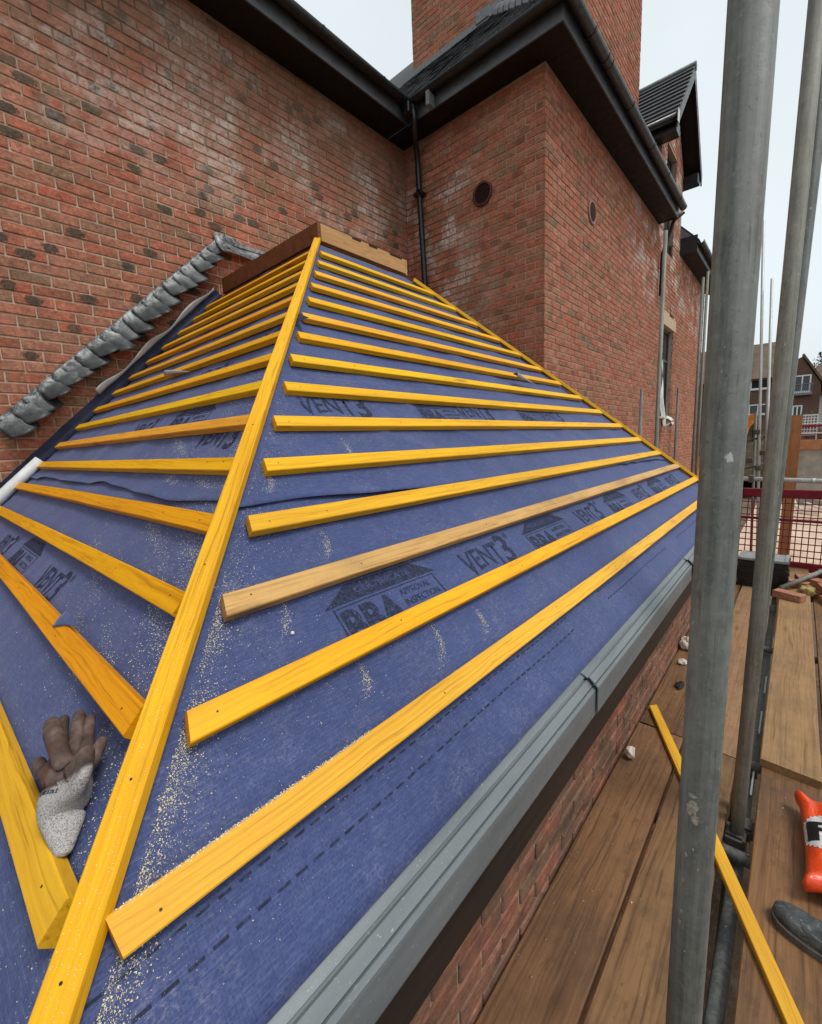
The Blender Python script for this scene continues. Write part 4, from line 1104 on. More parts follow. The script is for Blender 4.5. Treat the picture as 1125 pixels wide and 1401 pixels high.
def splash(pole, cx, cy, ang, z, w, h, seed, mat):
    bm = bmesh.new(); n = 26; r = .02415+.0006; rr = random.Random(seed)
    ctr = bm.verts.new((cx+r*math.cos(ang), cy+r*math.sin(ang), z)); ring = []
    for k in range(n):
        a = 2*math.pi*k/n; d = 1+.55*noise.noise(Vector((math.cos(a)*1.7, math.sin(a)*1.7, seed)))+.2*noise.noise(Vector((math.cos(a)*5, math.sin(a)*5, seed)))
        aa = ang+w*d*math.cos(a)/r; ring.append(bm.verts.new((cx+r*math.cos(aa), cy+r*math.sin(aa), z+h*d*math.sin(a))))
    for k in range(n): bm.faces.new((ctr, ring[k], ring[(k+1) % n]))
    link('mortar_splash', bm_mesh('mortar_splash', bm), mat, pole)
M_SPL = plain('dried_mortar', (.34, .31, .26), .95, .4, 220, bump=.4)
AC = math.atan2(-.073, -.694)
for i, (da, z, w, h) in enumerate(((.25, -.535, .0075, .011), (.10, -.552, .005, .007), (.30, -.515, .005, .003), (.1, -.60, .0015, .002), (.45, -.615, .0018, .0045), (.5, -.66, .0017, .004), (.5, -.715, .0018, .003), (.55, -.735, .0016, .0045), (-.2, -.63, .001, .002), (.2, -.78, .001, .0015), (.2, .10, .001, .001), (.35, -.30, .0012, .002))):
    splash(s1, .694, .073, AC-da, z, w, h, i+.3, M_SPL)
# board clips / ties in the slot between the boards
for x in (2.35, 2.9, 3.4): box('tie_bar', x-.008, x+.25, .045, .053, -1.675, -1.668, M_TUBEB, scf, .001)

def board(x0, x1, y0, y1, ztop, mat, label, skew=0.0, group='boards of the scaffold deck'):
    w = y1-y0; ln = x1-x0; N = 16
    bm = bmesh.new(); rings = []; c = .004; th = .038; sd0 = random.uniform(0, 99)
    prof = [(-w/2+c, -th), (w/2-c, -th), (w/2, -th+c), (w/2, -c), (w/2-c, 0), (-w/2+c, 0), (-w/2, -c), (-w/2, -th+c)]
    for i in range(N+1):
        u = i/N; r = []
        for (y, z) in prof:
            xx = u*ln+(skew*y/w if i == 0 else 0)
            r.append(bm.verts.new((xx, y+.003*noise.noise(Vector((u*4, sd0, 0))), z+.0012*noise.noise(Vector((u*3, y*9, sd0))))))
        rings.append(r)
    for i in range(N):
        for k in range(8): bm.faces.new((rings[i][k], rings[i][(k+1) % 8], rings[i+1][(k+1) % 8], rings[i+1][k]))
    bm.faces.new(rings[0][::-1]); bm.faces.new(rings[-1])
    o = link('scaffold_board', bm_mesh('scaffold_board', bm), mat, None, Matrix.Translation((x0, (y0+y1)/2, ztop)))
    return tag(o, label, 'board', group)
board(-1.3, 2.488, .346, .563, ZB, M_SCAFB, 'brown scaffold board along the foot of the brick wall, near the thick pole', .01)
board(2.500, 6.6, .346, .563, ZB, M_SCAFB, 'mud-stained scaffold board along the foot of the brick wall, under the white rubble', .01)
board(-1.3, 2.470, .116, .334, ZB, M_SCAFB, 'brown scaffold board between the wall-side board and the pole, crossed by a loose batten')
board(2.482, 6.5, .116, .334, ZB, M_SCAFB2, 'pale scaffold board running up to the stack of black tiles', .012)
board(-1.3, 2.75, -.200, .022, ZB, M_SCAFB, 'worn brown scaffold board under the grey boot')
board(2.476, 6.45, -.188, .030, ZB+.0385, M_SCAFB2, 'pale scaffold board lapped on top of another, carrying a single brick', .02)
board(-1.3, 3.1, -.432, -.212, ZB, M_SCAFB, 'dark scaffold board beneath the orange bag')
board(3.11, 6.6, -.432, -.212, ZB, M_SCAFB, 'grey-brown scaffold board leading to the pile of loose bricks')
board(-1.3, 6.6, -.660, -.442, ZB, M_SCAFB, 'scaffold board just beyond the dark board under the orange bag')
board(-1.3, 6.6, -.888, -.670, ZB, M_SCAFB, 'outermost scaffold board of the deck')
# gritty mortar crumbs swept along the boards and in the gaps
M_GRIT = plain('mortar_crumbs', (.16, .115, .08), .95, .5, 90, bump=0)
def crumbs(name, n, samp, mat, label, seed):
    rr = random.Random(seed); V, F = [], []
    for _ in range(n):
        x, y, z, s = samp(rr); b = len(V)
        V += [(x+s*rr.uniform(-1, 1), y+s*rr.uniform(-1, 1), z), (x+s*rr.uniform(.3, 1), y-s, z), (x-s, y-s*.4, z), (x, y, z+s*rr.uniform(.5, 1.1))]
        F += [(b, b+1, b+3), (b+1, b+2, b+3), (b+2, b, b+3), (b, b+2, b+1)]
    o = link(name, mesh(name, V, F), mat); return tag(o, label, kind='stuff')
def cr1(rr):
    x = rr.uniform(1.0, 5.5); y = rr.choice((rr.uniform(.35, .56), .555-abs(rr.gauss(0, .015)), rr.gauss(.45, .04), rr.uniform(.12, .33)))
    if rr.random() < .55: x = rr.gauss(3.1, .28); y = min(.56, rr.gauss(.46, .06))
    return x, y, ZB+.0005, rr.choice((.002, .003, .004, .006))
crumbs('mortar_crumbs', 900, cr1, M_GRIT, 'dark mortar crumbs scattered over the scaffold boards', 5)
M_CHIP = plain('pale_chips', (.52, .44, .34), .95, .3, 60, bump=0)
crumbs('wood_chips', 160, lambda rr: (rr.uniform(1.0, 5.5), rr.uniform(-.42, .55), ZB+(.0395 if False else .0006), rr.choice((.0015, .002, .003, .005))), M_CHIP, 'pale chips of wood and mortar scattered on the boards', 6)

# ---- loose batten lying across the boards
lb = batten(Vector((2.672, .530, ZB+.001)), Vector((.98, -.282, ZB+.001)), Vector((0, 0, 1)), .044, .024, M_BATTEN, None, 'loose_batten', cut0=-.02)
tag(lb, 'loose yellow batten lying at an angle across the scaffold boards', 'batten')

# ---- white rubble
def rock(name, loc, s, seed, mat, label):
    bm = bmesh.new(); bmesh.ops.create_icosphere(bm, subdivisions=3, radius=1)
    for v in bm.verts:
        d = 1+.45*noise.noise(v.co*1.3+Vector((seed, 0, 0)))+.2*noise.noise(v.co*3.1+Vector((seed, 5, 0)))
        v.co = Vector((v.co.x*s[0], v.co.y*s[1], v.co.z*s[2]))*d
    lo = min(v.co.z for v in bm.verts)
    for v in bm.verts:
        v.co.z -= lo
    return tag(link(name, bm_mesh(name, bm, False), mat, None, Matrix.Translation(loc)), label, 'rubble')
M_RUB = plain('mortar_rubble', (.56, .49, .42), .95, .25, 40, bump=.6)
rock('mortar_lump', (3.62, .515, ZB), (.05, .040, .050), 1.3, M_RUB, 'fist-sized white mortar lump against the foot of the wall behind the thick pole')
rock('mortar_lump', (3.36, .500, ZB), (.035, .028, .014), 7.3, M_RUB, 'flat white mortar flake lying in front of the fist-sized white lump')
rock('mortar_lump', (2.16, .520, ZB), (.028, .022, .028), 4.1, M_RUB, 'small jagged white mortar lump on the board beside the wall')
rock('wood_block', (3.02, .455, ZB), (.045, .022, .014), 2.2, M_FASCIA, 'dark splinter of wood on the mud-stained board')

pb = RP(.478, -.545, mem_h('R', .478, -.545))
rock('mortar_blob', pb, (.0042, .0042, .0035), 3.7, M_WHITEP, 'tiny white blob lying on the blue membrane between the pale batten and a yellow batten')
# ---- boot
def boot():
    # cross-sections along the foot axis (toe at +Y): (y, half-width, height, lift)
    secs = [(-.300, .020, .060, .012), (-.285, .033, .085, .006), (-.24, .038, .115, .003), (-.19, .037, .118, .004), (-.14, .038, .100, .006), (-.09, .044, .080, .005), (-.04, .048, .066, .004), (.0, .047, .060, .006), (.028, .040, .054, .009), (.046, .027, .044, .013), (.054, .010, .032, .017)]
    bm = bmesh.new(); n = 20; rings = []
    for (y, w, h, l) in secs:
        r = []
        for k in range(n):
            a = 2*math.pi*k/n; cx = math.copysign(abs(math.cos(a))**.75, math.cos(a)); cz = math.copysign(abs(math.sin(a))**.8, math.sin(a))
            top = h*.5*(1+cz); tp_ = 1-.28*max(0, cz)**2
            r.append(bm.verts.new((w*cx*tp_+.006*math.sin((y+.1)*9), y, l+top)))
        rings.append(r)
    for i in range(len(rings)-1):
        for k in range(n): bm.faces.new((rings[i][k], rings[i][(k+1) % n], rings[i+1][(k+1) % n], rings[i+1][k]))
    bm.faces.new(rings[0][::-1]); bm.faces.new(rings[-1])
    me = bm_mesh('upper', bm, True)
    t = NT('scuffed_leather', .55, .35); P = t.coord(); f = t.noise(P, 26, 6, .68); g_ = t.noise(t.mapping(P, (1, .5, 1)), 60, 5, .7, 1.2)
    c = t.mix(t.mr(f, .35, .68), (.030, .033, .036), (.10, .108, .110)); c = t.mix(t.mr(g_, .57, .70, 0, .75), c, (.30, .30, .285)); t.color(c); t.bump(t.math('ADD', f, g_), .6, .004)
    M = Matrix.Translation((1.66, -.098, ZB)) @ Matrix.Rotation(R_(-14), 4, 'Z')
    e = empty('work_boot', (1.66, -.098, ZB), 'scuffed dark grey work boot standing on the scaffold board beside the orange bag', 'boot')
    u = link('upper', me, t.m, e, M); u.modifiers.new('s', 'SUBSURF').render_levels = 1
    # sole with a welt
    bm = bmesh.new(); a, b = [], []
    out = [(y, w+.005, l) for (y, w, h, l) in secs]
    loop = [(w+.006*math.sin((y+.1)*9), y, l) for (y, w, l) in out]+[(-w+.006*math.sin((y+.1)*9), y, l) for (y, w, l) in out[::-1]]
    lo = [bm.verts.new((x, y, 0 if y < .02 else l*.4)) for x, y, l in loop]; hi = [bm.verts.new((x, y, l+.018)) for x, y, l in loop]
    bm.faces.new(lo[::-1]); bm.faces.new(hi)
    for i in range(len(loop)): bm.faces.new((lo[i], lo[(i+1) % len(loop)], hi[(i+1) % len(loop)], hi[i]))
    link('sole', bm_mesh('sole', bm), M_COUPLER, e, M)
    # ankle shaft
    bm = bmesh.new(); tube_into(bm, [(0, -.225, .07), (0, -.235, .13), (0, -.24, .20)], [.046, .050, .055], 20)
    link('shaft', bm_mesh('shaft', bm, True), t.m, e, M)
    # toe-cap seam
    pts = []
    for k in range(15):
        a = math.pi*k/14; pts.append((.043*math.cos(a)*(1-.18*math.sin(a)), -.045-.012*math.sin(a), .012+.062*math.sin(a)**.9))
    link('seam', bm_mesh('seam', tube_into(bmesh.new(), pts, .0022, 8), True), M_PALEFLASH, e, M)
boot()

# ---- orange bag with printed patch
def bag():
    M_OR = NT('orange_plastic_bag', .32, .5); P = M_OR.coord(); f = M_OR.noise(P, 9, 5, .6)
    M_OR.color(M_OR.mix(M_OR.mr(f, .3, .7), (.70, .055, .010), (.86, .085, .014))); M_OR.bump(M_OR.noise(P, 16, 4, .6, 1.0), .55, .012)
    M_OR.b.inputs['Coat Weight'].default_value = .2
    A, B, H = .235, .175, .062
    def S(u, v, side):
        au, av = abs(u), abs(v); ear = math.exp(-((au-.93)**2+(av-.93)**2)/.014)
        pinch = 1-.07*(1-av**2)*au**4; pinch2 = 1-.055*(1-au**2)*av**4
        x = A*u*pinch*(1+.07*ear); y = B*v*pinch2*(1+.08*ear)
        th = H*((1-au**3.2)*(1-av**3.2))**.55+.030*ear*max(0, 1-max(au, av)**14)+.012*noise.noise(Vector((u*3.5, v*3.5, side)))*(1-au**8)*(1-av**8)
        return Vector((x, y, H*.95+side*th*(1.0 if side > 0 else .92)))
    n = 44; bm = bmesh.new(); G = {}
    for side in (1, -1):
        for j in range(n+1):
            for i in range(n+1):
                u, v = 2*i/n-1, 2*j/n-1
                if side < 0 and (i in (0, n) or j in (0, n)): G[(side, i, j)] = G[(1, i, j)]; continue
                G[(side, i, j)] = bm.verts.new(S(u, v, side))
        for j in range(n):
            for i in range(n):
                q = [G[(side, i, j)], G[(side, i+1, j)], G[(side, i+1, j+1)], G[(side, i, j+1)]]
                bm.faces.new(q if side > 0 else q[::-1])
    lo = min(v.co.z for v in bm.verts)
    for v in bm.verts: v.co.z -= lo
    M = Matrix.Translation((2.04, -.288, ZB+.001)) @ Matrix.Rotation(R_(3), 4, 'Z')
    o = link('orange_bag', bm_mesh('orange_bag', bm, True), M_OR.m, None, M)
    tag(o, 'bright orange plastic bag with white patch lying on the scaffold boards', 'bag')
    # zig-zag edged white patch with black lettering, on the top
    def onbag(u, v, e):
        u, v = max(-.985, min(.985, u)), max(-.985, min(.985, v)); p = S(u, v, 1)
        n_ = (S(min(.99, u+.01), v, 1)-S(max(-.99, u-.01), v, 1)).cross(S(u, min(.99, v+.01), 1)-S(u, max(-.99, v-.01), 1)).normalized()
        return p-Vector((0, 0, lo))+n_*e
    uc, vc, m = -.02, .55, 72; bm = bmesh.new(); cv = bm.verts.new(onbag(uc, vc, .0015)); ringv = []
    for s_ in (.2, .4, .6, .8, 1.0):
        ringv.append([bm.verts.new(onbag(uc+.44*s_*(1 if k % 2 or s_ < 1 else .92)*math.cos(2*math.pi*k/m), vc+.52*s_*(1 if k % 2 or s_ < 1 else .92)*math.sin(2*math.pi*k/m), .0015)) for k in range(m)])
    for k in range(m):
        bm.faces.new((cv, ringv[0][k], ringv[0][(k+1) % m]))
        for i in range(4): bm.faces.new((ringv[i][k], ringv[i+1][k], ringv[i+1][(k+1) % m], ringv[i][(k+1) % m]))
    link('patch', bm_mesh('patch', bm), plain('patch_white', (.58, .55, .54), .6, .2, 60), o, M)
    me = text_mesh('Fi', .03); b2 = bmesh.new(); b2.from_mesh(me); bmesh.ops.triangulate(b2, faces=b2.faces)
    for _ in range(3):
        bmesh.ops.subdivide_edges(b2, edges=[e for e in b2.edges if e.calc_length() > .08], cuts=1); bmesh.ops.triangulate(b2, faces=b2.faces)
    for v in b2.verts: x, y = v.co.x, v.co.y; v.co = onbag(-.22+.42*y, .93-.75*x, .0032)
    b2.to_mesh(me); b2.free(); me.materials.clear(); link('printed_lettering', me, M_DARK, o, M)
bag()

# ---- loose bricks
LB_ = []
for k in range(4):
    rr = random.Random(k+50); b = box_bm(-.1075, .1075, -.051, .051, 0, .065, .004)
    for v in b.verts: v.co += Vector((rr.uniform(-.002, .002), rr.uniform(-.002, .002), 0))
    me = bm_mesh('loose_brick', b); uv = me.uv_layers.new(name='UVMap')
    for l in me.loops: c = me.vertices[l.vertex_index].co; uv.data[l.index].uv = (min(.98, max(.02, (c.x+.11)/.22)), min(.98, max(.02, (c.y+.055)/.11)))
    me.materials.append(BRICK['N']); LB_.append(me)
def loose(x, y, z, rz, rx=0, ry=0, k=0, label='red brick lying loose in the heap at the end of the scaffold', group='loose bricks heaped on the boards'):
    o = link('loose_brick', LB_[k % 4], None, None, Matrix.Translation((x, y, z)) @ Matrix.Rotation(rz, 4, 'Z') @ Matrix.Rotation(rx, 4, 'X') @ Matrix.Rotation(ry, 4, 'Y'))
    return tag(o, label, 'brick', group)
o = loose(5.17, -.035, ZB+.0395, 1.15, k=1, label='single red brick lying on the lapped pale board', group=None)
for i, (x, y, z, a) in enumerate(((5.62, -.075, ZB+.0395, 1.25), (5.50, -.27, ZB+.001, 1.4), (5.66, -.40, ZB+.001, .4), (5.80, -.14, ZB+.0395, .2), (5.42, -.50, ZB+.001, 1.9), (5.90, -.33, ZB+.001, .9), (5.64, -.25, ZB+.067, .8), (5.72, -.42, ZB+.067, 2.1), (5.86, -.30, ZB+.067, 1.5), (5.75, -.33, ZB+.133, .5), (5.45, -.30, ZB+.067, .2), (5.28, -.325, ZB+.001, .35))):
    loose(x, y, z, a, k=i)
# propped offcut of tube
tp_ = tube('tube_offcut', [(5.40, .03, ZB+.065), (5.95, -.42, ZB+.255)], .022, M_TUBE2, None, 20); tag(tp_, 'short weathered tube offcut leaning on the heap of loose bricks', 'tube')
yb_ = rock('stone_block', (5.45, -.165, ZB), (.06, .07, .055), 9.9, plain('yellow_stone', (.33, .25, .10), .9, .3, 30, bump=.5), 'yellowish stone block beside the heap of loose bricks')
# ---- stack of black roof tiles
def tile_me():
    bm = box_bm(-.165, .165, -.20, .20, 0, .012, .002)
    for y in (-.185, -.06, .06, .185): box_bm(-.16, .16, y-.014, y+.014, .0122, .0222, .003, bm=bm)
    box_bm(-.172, -.166, -.2, .2, -.004, .018, 0, bm=bm)
    return bm_mesh('roof_tile', bm)
tm = tile_me(); tm.materials.append(M_BLACK); rt = random.Random(8)
for k in range(13):
    top = k == 12
    me = tm
    if top: me = tm.copy(); me.materials[0] = plain('grey_tile_top', (.25, .26, .26), .55, .3, 12)
    o = link('roof_tile', me, None, None, Matrix.Translation((5.70+rt.uniform(-.012, .012), .185+rt.uniform(-.014, .014), ZB+.005+k*.0228)) @ Matrix.Rotation(rt.uniform(-.05, .05), 4, 'Z'))
    tag(o, 'pale grey tile lying on top of the stack of black roof tiles' if top else 'black ribbed roof tile, '+('bottom', 'second from the bottom', 'third from the bottom', 'fourth from the bottom', 'fifth from the bottom', 'sixth from the bottom', 'sixth from the top', 'fifth from the top', 'fourth from the top', 'third from the top', 'second from the top', 'directly under the pale one')[k]+' of the stack on the boards', 'roof tile', 'stacked roof tiles')

# ---- crimson site barriers
M_CRIM = plain('crimson_plastic', (.20, .010, .022), .45, .3, 8, bump=.05)
def barrier(M, L_, H_, label, nb=34):
    b = empty('site_barrier', M.translation, label, 'barrier', 'crimson plastic site barriers')
    for (x0, x1, z0, z1) in ((0, .05, 0, H_), (L_-.05, L_, 0, H_), (.0502, L_-.0502, H_-.10, H_), (.0502, L_-.0502, .0, .10)):
        box('frame', x0, x1, -.018, .018, z0, z1, M_CRIM, b, .008, M)
    box('panel', L_*.62, L_*.74, -.012, .012, H_-.30, H_-.101, M_CRIM, b, .004, M)
    bm = bmesh.new(); st = (L_-.1)/nb
    for i in range(1, nb): box_bm(.05+i*st-.0045, .05+i*st+.0045, -.006, .006, .09, H_-.09, 0, bm=bm)
    z = .16
    while z < H_-.12: box_bm(.045, L_-.045, -.0085, .0085, z-.005, z+.005, 0, bm=bm); z += .075
    for z in (H_*.62,): box_bm(.045, L_-.045, -.011, .011, z-.014, z+.014, 0, bm=bm)
    tag(link('mesh_infill', bm_mesh('mesh_infill', bm), M_CRIM, b, M), kind='stuff')
    return b
barrier(Matrix.Translation((6.46, .50, ZB+.003)) @ Matrix.Rotation(R_(-93), 4, 'Z'), 2.0, .92, 'crimson plastic mesh barrier closing off the end of the scaffold deck below the guard rail')

# ================================================================== BEYOND THE SCAFFOLD
# standards of the next scaffold in front of wall C
sc2 = empty('scaffold', (7.0, 1.5, ZG), 'bare scaffold tubes standing in front of the brick wall with the window', 'scaffold')
for (x, y, z1, m) in ((6.50, 1.405, 2.45, M_TUBE2), (7.70, 2.25-.35, .70, M_TUBE), (9.90, 1.50, 2.75, M_TUBE), (11.2, 2.04, .97, M_TUBE), (11.2, 1.62, 3.2, M_TUBE2)):
    tube('standard', [(x, y, ZG), (x, y, z1)], .02415, m, sc2, 16)
sc3 = empty('scaffold', (11, .6, ZG), 'tall thin scaffold poles standing on the site beyond the crimson barrier', 'scaffold')
for (yb, yt, zt, x) in ((.42, .77, 3.8, 11.0), (.33, .58, 2.75, 11.0), (.55, .68, .35, 11.3), (.40, .53, .75, 11.4)):
    tube('standard', [(x, yb, ZG), (x, yt, zt)], .02415, M_TUBEB if zt > 1 else M_TUBE, sc3, 14)
for z in (-.35, -.9): tube('ledger', [(11.05, 1.2, z), (11.05, .2, z+.3)], .02, M_COUPLER, sc3, 12)
# rebar-like couplers that read as dark knots on the poles
for (y, z) in ((.62, -.05), (.50, -.45), (.56, -.75), (.70, -.6)): box('coupler', 10.95, 11.07, y-.05, y+.05, z-.05, z+.05, M_COUPLER, sc3, .015)
tp2 = batten(Vector((9.0, .055, ZG)), Vector((9.0, .045, .19)), Vector((-1, 0, 0)), .145, .07, M_TIMBER, None, 'timber_post'); tag(tp2, 'upright reddish timber post standing on the site behind the guard rail', 'post')

# concrete retaining wall with timber edge and mesh barrier
M_CONC = plain('cast_concrete', (.27, .24, .20), .9, .25, 2.5, bump=.3)
rw = empty('retaining_wall', (25.3, -3, ZG), 'stained concrete retaining wall with a timber edge beyond the sandy ground', 'wall')
def rwall():
    bm = bmesh.new()
    for k in range(7):
        y1 = .30-1.6*k; box_bm(25, 25.6, y1-1.585, y1, ZG-.2, -.95+.003*k, .01, bm=bm)
    me = bm_mesh('concrete_bay', bm); link('concrete_bay', me, M_CONC, rw)
    box('timber_edge', 24.88, 24.995, -11, .35, -.93, -.52, M_TIMBER, rw, .01)
rwall()
barrier(Matrix.Translation((25.2, .2, -.948)) @ Matrix.Rotation(R_(-90), 4, 'Z'), 3.2, 1.05, 'crimson mesh barrier standing on top of the concrete retaining wall', 60)
for z in (.15, -.25): tag(tube('barrier_rail', [(25.0, .4, z), (25.0, -3.6, z)], .02, M_WHITEP, None, 8), ('upper' if z > 0 else 'lower')+' thin white rail in front of the crimson barrier on the retaining wall', 'rail', 'white rails by the retaining wall')
# earth bank behind
def bank(u, v):
    x = 27+16*u; y = -16+34*v; h = 3.2*math.sin(math.pi*min(1, .15+u*.8))**.8
    return (x, y, ZG-.2+h*(.80+.25*noise.noise(Vector((x*.35, y*.35, 0)))+.10*noise.noise(Vector((x*1.3, y*1.3, 0)))))
M_BANK = NT('overgrown_bank', .95, .1); _P = M_BANK.pos()
M_BANK.color(M_BANK.ramp(M_BANK.noise(_P, 1.1, 8, .72), [(.3, (.035, .026, .016)), (.5, (.085, .066, .036)), (.68, (.15, .115, .065))])); M_BANK.bump(M_BANK.noise(_P, 5, 7, .75), 1.0, .25)
tag(link('earth_bank', gridmesh('earth_bank', 60, 110, bank), M_BANK.m), 'brown overgrown earth bank below the houses', kind='structure')
# white lattice panel
lp = empty('lattice_panel', (26.6, -.25, -1.3), 'pale lattice panel standing on the brown bank', 'panel')
for (y0, y1, z0, z1) in ((-.60, -.55, -1.3, .56), (.03, .08, -1.3, .56), (-.549, .029, .50, .56), (-.549, .029, -.36, -.30)): box('frame', 26.58, 26.62, y0, y1, z0, z1, M_WHITEP, lp, .003)
for k in range(6): box('slat', 26.59, 26.605, -.545, .025, -.22+k*.125-.022, -.22+k*.125+.022, M_WHITEP, lp, 0)
for k in range(5): box('slat', 26.606, 26.618, -.46+k*.098-.02, -.46+k*.098+.02, -.29, .495, M_WHITEP, lp, 0)

# debris timber on the hardcore
M_LATH = plain('bleached_lath', (.50, .44, .37), .8, .2, 20)
rd = random.Random(14)
for k in range(14):
    x, y = rd.uniform(20.5, 24), rd.uniform(-1.6, .35); a = rd.uniform(0, 3.14); l = rd.uniform(.5, 1.1); z = ZG+.24+.03*(k % 4)
    o = batten(Vector((x-l*math.cos(a)/2, y-l*math.sin(a)/2, z)), Vector((x+l*math.cos(a)/2, y+l*math.sin(a)/2, z+rd.uniform(0, .5))), Vector((0, 0, 1)), .09, .05, M_LATH, None, 'timber_lath'); tag(o, 'bleached timber lath tipped on the pale hardcore', 'timber', 'discarded timber laths on the hardcore')

# excavator boom showing between the poles
ex = empty('excavator', (15, 1.6, ZG), 'orange excavator standing on the site behind the poles', 'excavator')
M_EXO = plain('excavator_orange', (.62, .21, .035), .45, .2, 6)
def plate(name, pts, y0, y1, mat, parent, x=15.0):
    bm = bmesh.new(); a = [bm.verts.new((x-.12, y, z)) for y, z in pts]; b = [bm.verts.new((x+.12, y, z)) for y, z in pts]
    bm.faces.new(a); bm.faces.new(b[::-1]); n = len(pts)
    for i in range(n): bm.faces.new((a[i], b[i], b[(i+1) % n], a[(i+1) % n]))
    return link(name, bm_mesh(name, bm), mat, parent)
plate('boom', [(1.10, -.30), (1.20, .22), (.98, .43), (.87, .38), (.89, .28), (1.02, .06)], 0, 0, M_EXO, ex)
plate('dipper', [(1.11, .16), (1.25, .26), (2.6, -1.2), (2.4, -1.35)], 0, 0, M_EXO, ex, 15.26)
box('cab', 15.6, 17.2, 2.2, 3.6, ZG+.9, ZG+2.5, M_EXO, ex, .12)
box('track', 15.4, 17.6, 2.0, 2.5, ZG, ZG+.75, M_BLACK, ex, .2); box('track', 15.4, 17.6, 3.3, 3.8, ZG, ZG+.75, M_BLACK, ex, .2)

# ------------------------------------------------------------------ houses
def house_brick():
    t = NT('house_brick', .9, .15); P = t.pos(); s = t.sep(P)
    b = t.n('TexBrick'); t.set(b.inputs['Vector'], t.comb(s[1], s[2], 0.0)); b.inputs['Scale'].default_value = 4.4; b.inputs['Mortar Size'].default_value = .03
    b.inputs['Color1'].default_value = (.115, .050, .036, 1); b.inputs['Color2'].default_value = (.165, .078, .056, 1); b.inputs['Mortar'].default_value = (.20, .15, .115, 1)
    t.color(t.mix(t.mr(t.noise(P, .9, 5, .6), .35, .65, 0, .5), b.outputs[0], (.095, .055, .042))); return t.m
M_HB = house_brick(); M_HROOF = plain('brown_roof_tiles', (.125, .088, .06), .85, .3, 1.6); M_HW = plain('white_upvc', (.72, .73, .73), .4, .08, 5, bump=0)
M_REND = plain('white_render', (.72, .72, .71), .85, .08, 3)
HX = 48.0
def hwin(parent, y0, y1, z0, z1, x=HX, bal=False):
    w = box('window', x-.03, x+.06, min(y0, y1), max(y0, y1), z0, z1, M_GLASS, parent, 0); a, b = min(y0, y1), max(y0, y1)
    for (p, q, r, s) in ((a, a+.09, z0, z1), (b-.09, b, z0, z1), (a+.091, b-.091, z0, z0+.09), (a+.091, b-.091, z1-.09, z1), ((a+b)/2-.04, (a+b)/2+.04, z0+.091, z1-.091)): box('frame', x-.07, x-.031, p, q, r, s, M_HW, w, 0)
    box('sill', x-.14, x-.071, a-.05, b+.05, z0-.08, z0-.002, M_HW, w, 0)
    return w
h1 = empty('brick_house', (HX, 2.0, -3), 'brown brick house with long tiled roof beyond the site, partly behind the poles', 'house')
box('wall', HX, HX+8, 1.15, 9.0, -4, 4.35, M_HB, h1, 0)
slope_slab('roof', [(HX-.4, 1.0, 4.2), (HX-.4, 9.3, 4.2), (HX+4, 9.3, 7.6), (HX+4, 1.0, 7.6)][::-1], M_HROOF, h1, .2)
slope_slab('roof', [(HX+8.4, 1.0, 4.2), (HX+8.4, 9.3, 4.2), (HX+4, 9.3, 7.6), (HX+4, 1.0, 7.6)], M_HROOF, h1, .2)
for (y0, y1) in ((3.4, 2.15), (5.4, 4.2)): hwin(h1, y0, y1, 3.35, 4.15); hwin(h1, y0, y1, 1.25, 2.1)
h2 = empty('brick_house', (HX, 0, -3), 'brown brick gabled house with white balcony window above the bank', 'house')
bm = bmesh.new(); pr = [(1.10, -4), (-1.02, -4), (-1.02, 3.3), (.25, 5.45), (1.10, 5.0)]
a = [bm.verts.new((HX-1, y, z)) for y, z in pr]; b = [bm.verts.new((HX+9, y, z)) for y, z in pr]
bm.faces.new(a); bm.faces.new(b[::-1])
for i in range(5): bm.faces.new((a[i], b[i], b[(i+1) % 5], a[(i+1) % 5]))
link('wall', bm_mesh('wall', bm), M_HB, h2)
slope_slab('roof', [(HX-1.2, .25, 5.6), (HX-1.2, -1.25, 3.06), (HX+9.2, -1.25, 3.06), (HX+9.2, .25, 5.6)][::-1], M_HROOF, h2, .14)
w = hwin(h2, .62, -.42, 2.75, 4.05, HX-1); hwin(h2, .55, -.05, .9, 1.75, HX-1)
bc = box('balcony', HX-1.5, HX-1.02, -.55, .7, 2.5, 2.66, M_PALEFLASH, h2, 0)
for k in range(11): box('baluster', HX-1.48, HX-1.44, -.53+k*.12, -.50+k*.12, 2.661, 3.3, M_PALEFLASH, bc, 0)
box('handrail', HX-1.5, HX-1.42, -.55, .7, 3.301, 3.37, M_PALEFLASH, bc, 0)
h3 = empty('white_house', (HX+2, -3.2, -3), 'white rendered house with dark roof at the foot of the trees', 'house')
box('wall', HX+1, HX+8, -8.0, -1.03, -4, 2.6, M_REND, h3, 0)
slope_slab('roof', [(HX+.6, -8.4, 2.5), (HX+.6, -.7, 2.5), (HX+4.4, -.7, 5.0), (HX+4.4, -8.4, 5.0)], M_HROOF, h3, .2)
hwin(h3, -1.6, -2.6, .6, 1.8, HX+1)

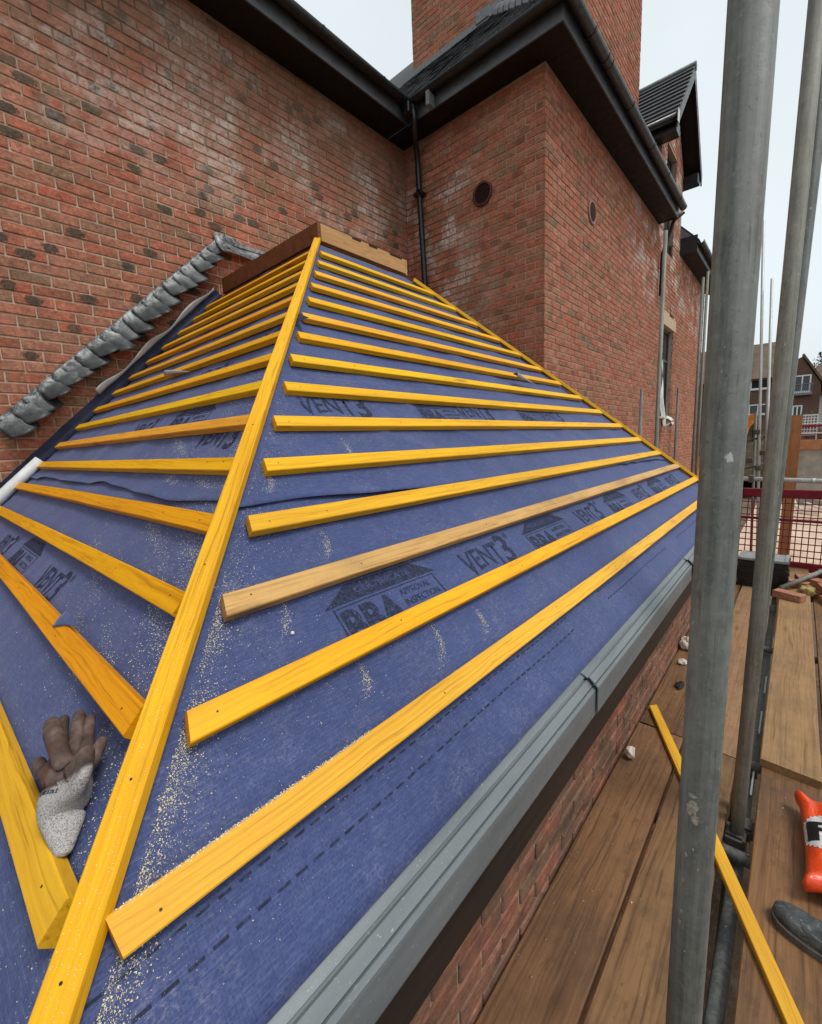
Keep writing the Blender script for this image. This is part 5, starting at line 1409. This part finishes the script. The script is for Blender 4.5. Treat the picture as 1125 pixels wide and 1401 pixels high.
# ------------------------------------------------------------------ trees
M_BARK = plain('bark', (.07, .05, .035), .9, .3, 8); 
tl = NT('dark_needles', .8, .2); tl.color(tl.ramp(tl.noise(tl.pos(), 1.6, 5, .7), [(.3, (.012, .020, .012)), (.5, (.028, .045, .022)), (.7, (.055, .075, .036))])); M_LEAF = tl.m
bl = NT('dry_brush', .85, .1); bl.color(bl.ramp(bl.noise(bl.pos(), 2.6, 5, .7), [(.3, (.06, .05, .022)), (.6, (.14, .11, .05)), (.8, (.20, .16, .08))])); M_BRUSH = bl.m
def tree(x, y, zb, h, w, seed, mat, label, n=2600, name='tree', group='trees behind the houses'):
    rr = random.Random(seed); t = empty(name, (x, y, zb), label, 'tree' if name != 'bush' else 'bush', group)
    bm = tube_into(bmesh.new(), [(x, y, zb-1), (x+.1, y, zb+h*.4), (x, y+.1, zb+h*.85)], [w*.07, w*.05, w*.012], 10)
    for k in range(9):
        a = rr.uniform(0, 6.28); z0 = zb+h*rr.uniform(.2, .7); l = w*rr.uniform(.25, .42)
        tube_into(bm, [(x, y, z0), (x+l*math.cos(a), y+l*math.sin(a), z0+l*.5)], [w*.022, w*.006], 6)
    link('trunk', bm_mesh('trunk', bm), M_BARK, t)
    cl_ = [(rr.gauss(0, .22)*w, rr.gauss(0, .22)*w, h*rr.uniform(.28, 1.0), w*rr.uniform(.09, .19)) for _ in range(26)]
    V, F = [], []
    for _ in range(n):
        cx, cy, cz, cr_ = rr.choice(cl_); k = 1-.55*max(0, cz/h-.5)
        d = Vector((rr.gauss(0, 1), rr.gauss(0, 1), rr.gauss(0, .8))).normalized()*cr_*rr.uniform(.5, 1.05)
        c = Vector((x+cx*k, y+cy*k, zb+min(cz, h*.97)))+d; s = w*rr.uniform(.012, .03)
        u = Vector((rr.gauss(0, 1), rr.gauss(0, 1), rr.gauss(0, 1))).normalized()*s; v = u.orthogonal().normalized()*s*.6; b = len(V)
        V += [c-u, c+v, c+u, c-v]; F.append((b, b+1, b+2, b+3))
    link('crown', mesh('crown', V, F), mat, t)
for i, (x, y, h, w) in enumerate(((60, -.9, 9.2, 4.2), (63, -2.6, 9.8, 4.6), (61, -4.8, 9.6, 5), (66, .5, 9.4, 4), (60, -7.5, 10, 5.5), (64, 9.2, 9.6, 5.5), (62, 6.8, 7.2, 4.5), (70, 12, 10, 6))):
    tree(x, y, -2.2, h, w, 30+i, M_LEAF, 'dark evergreen tree standing behind the houses')
for i, (x, y, h, w) in enumerate(((36, -.35, 2.2, 1.5), (38, .35, 1.9, 1.6), (37, -1.2, 1.7, 1.8), (35, .9, 1.6, 1.5), (36, 2.2, 1.8, 2.0))):
    tree(x, y, -1.3, h, w, 60+i, M_BRUSH, 'dry brown bush growing on the earth bank', 1400, 'bush', 'bushes on the bank')
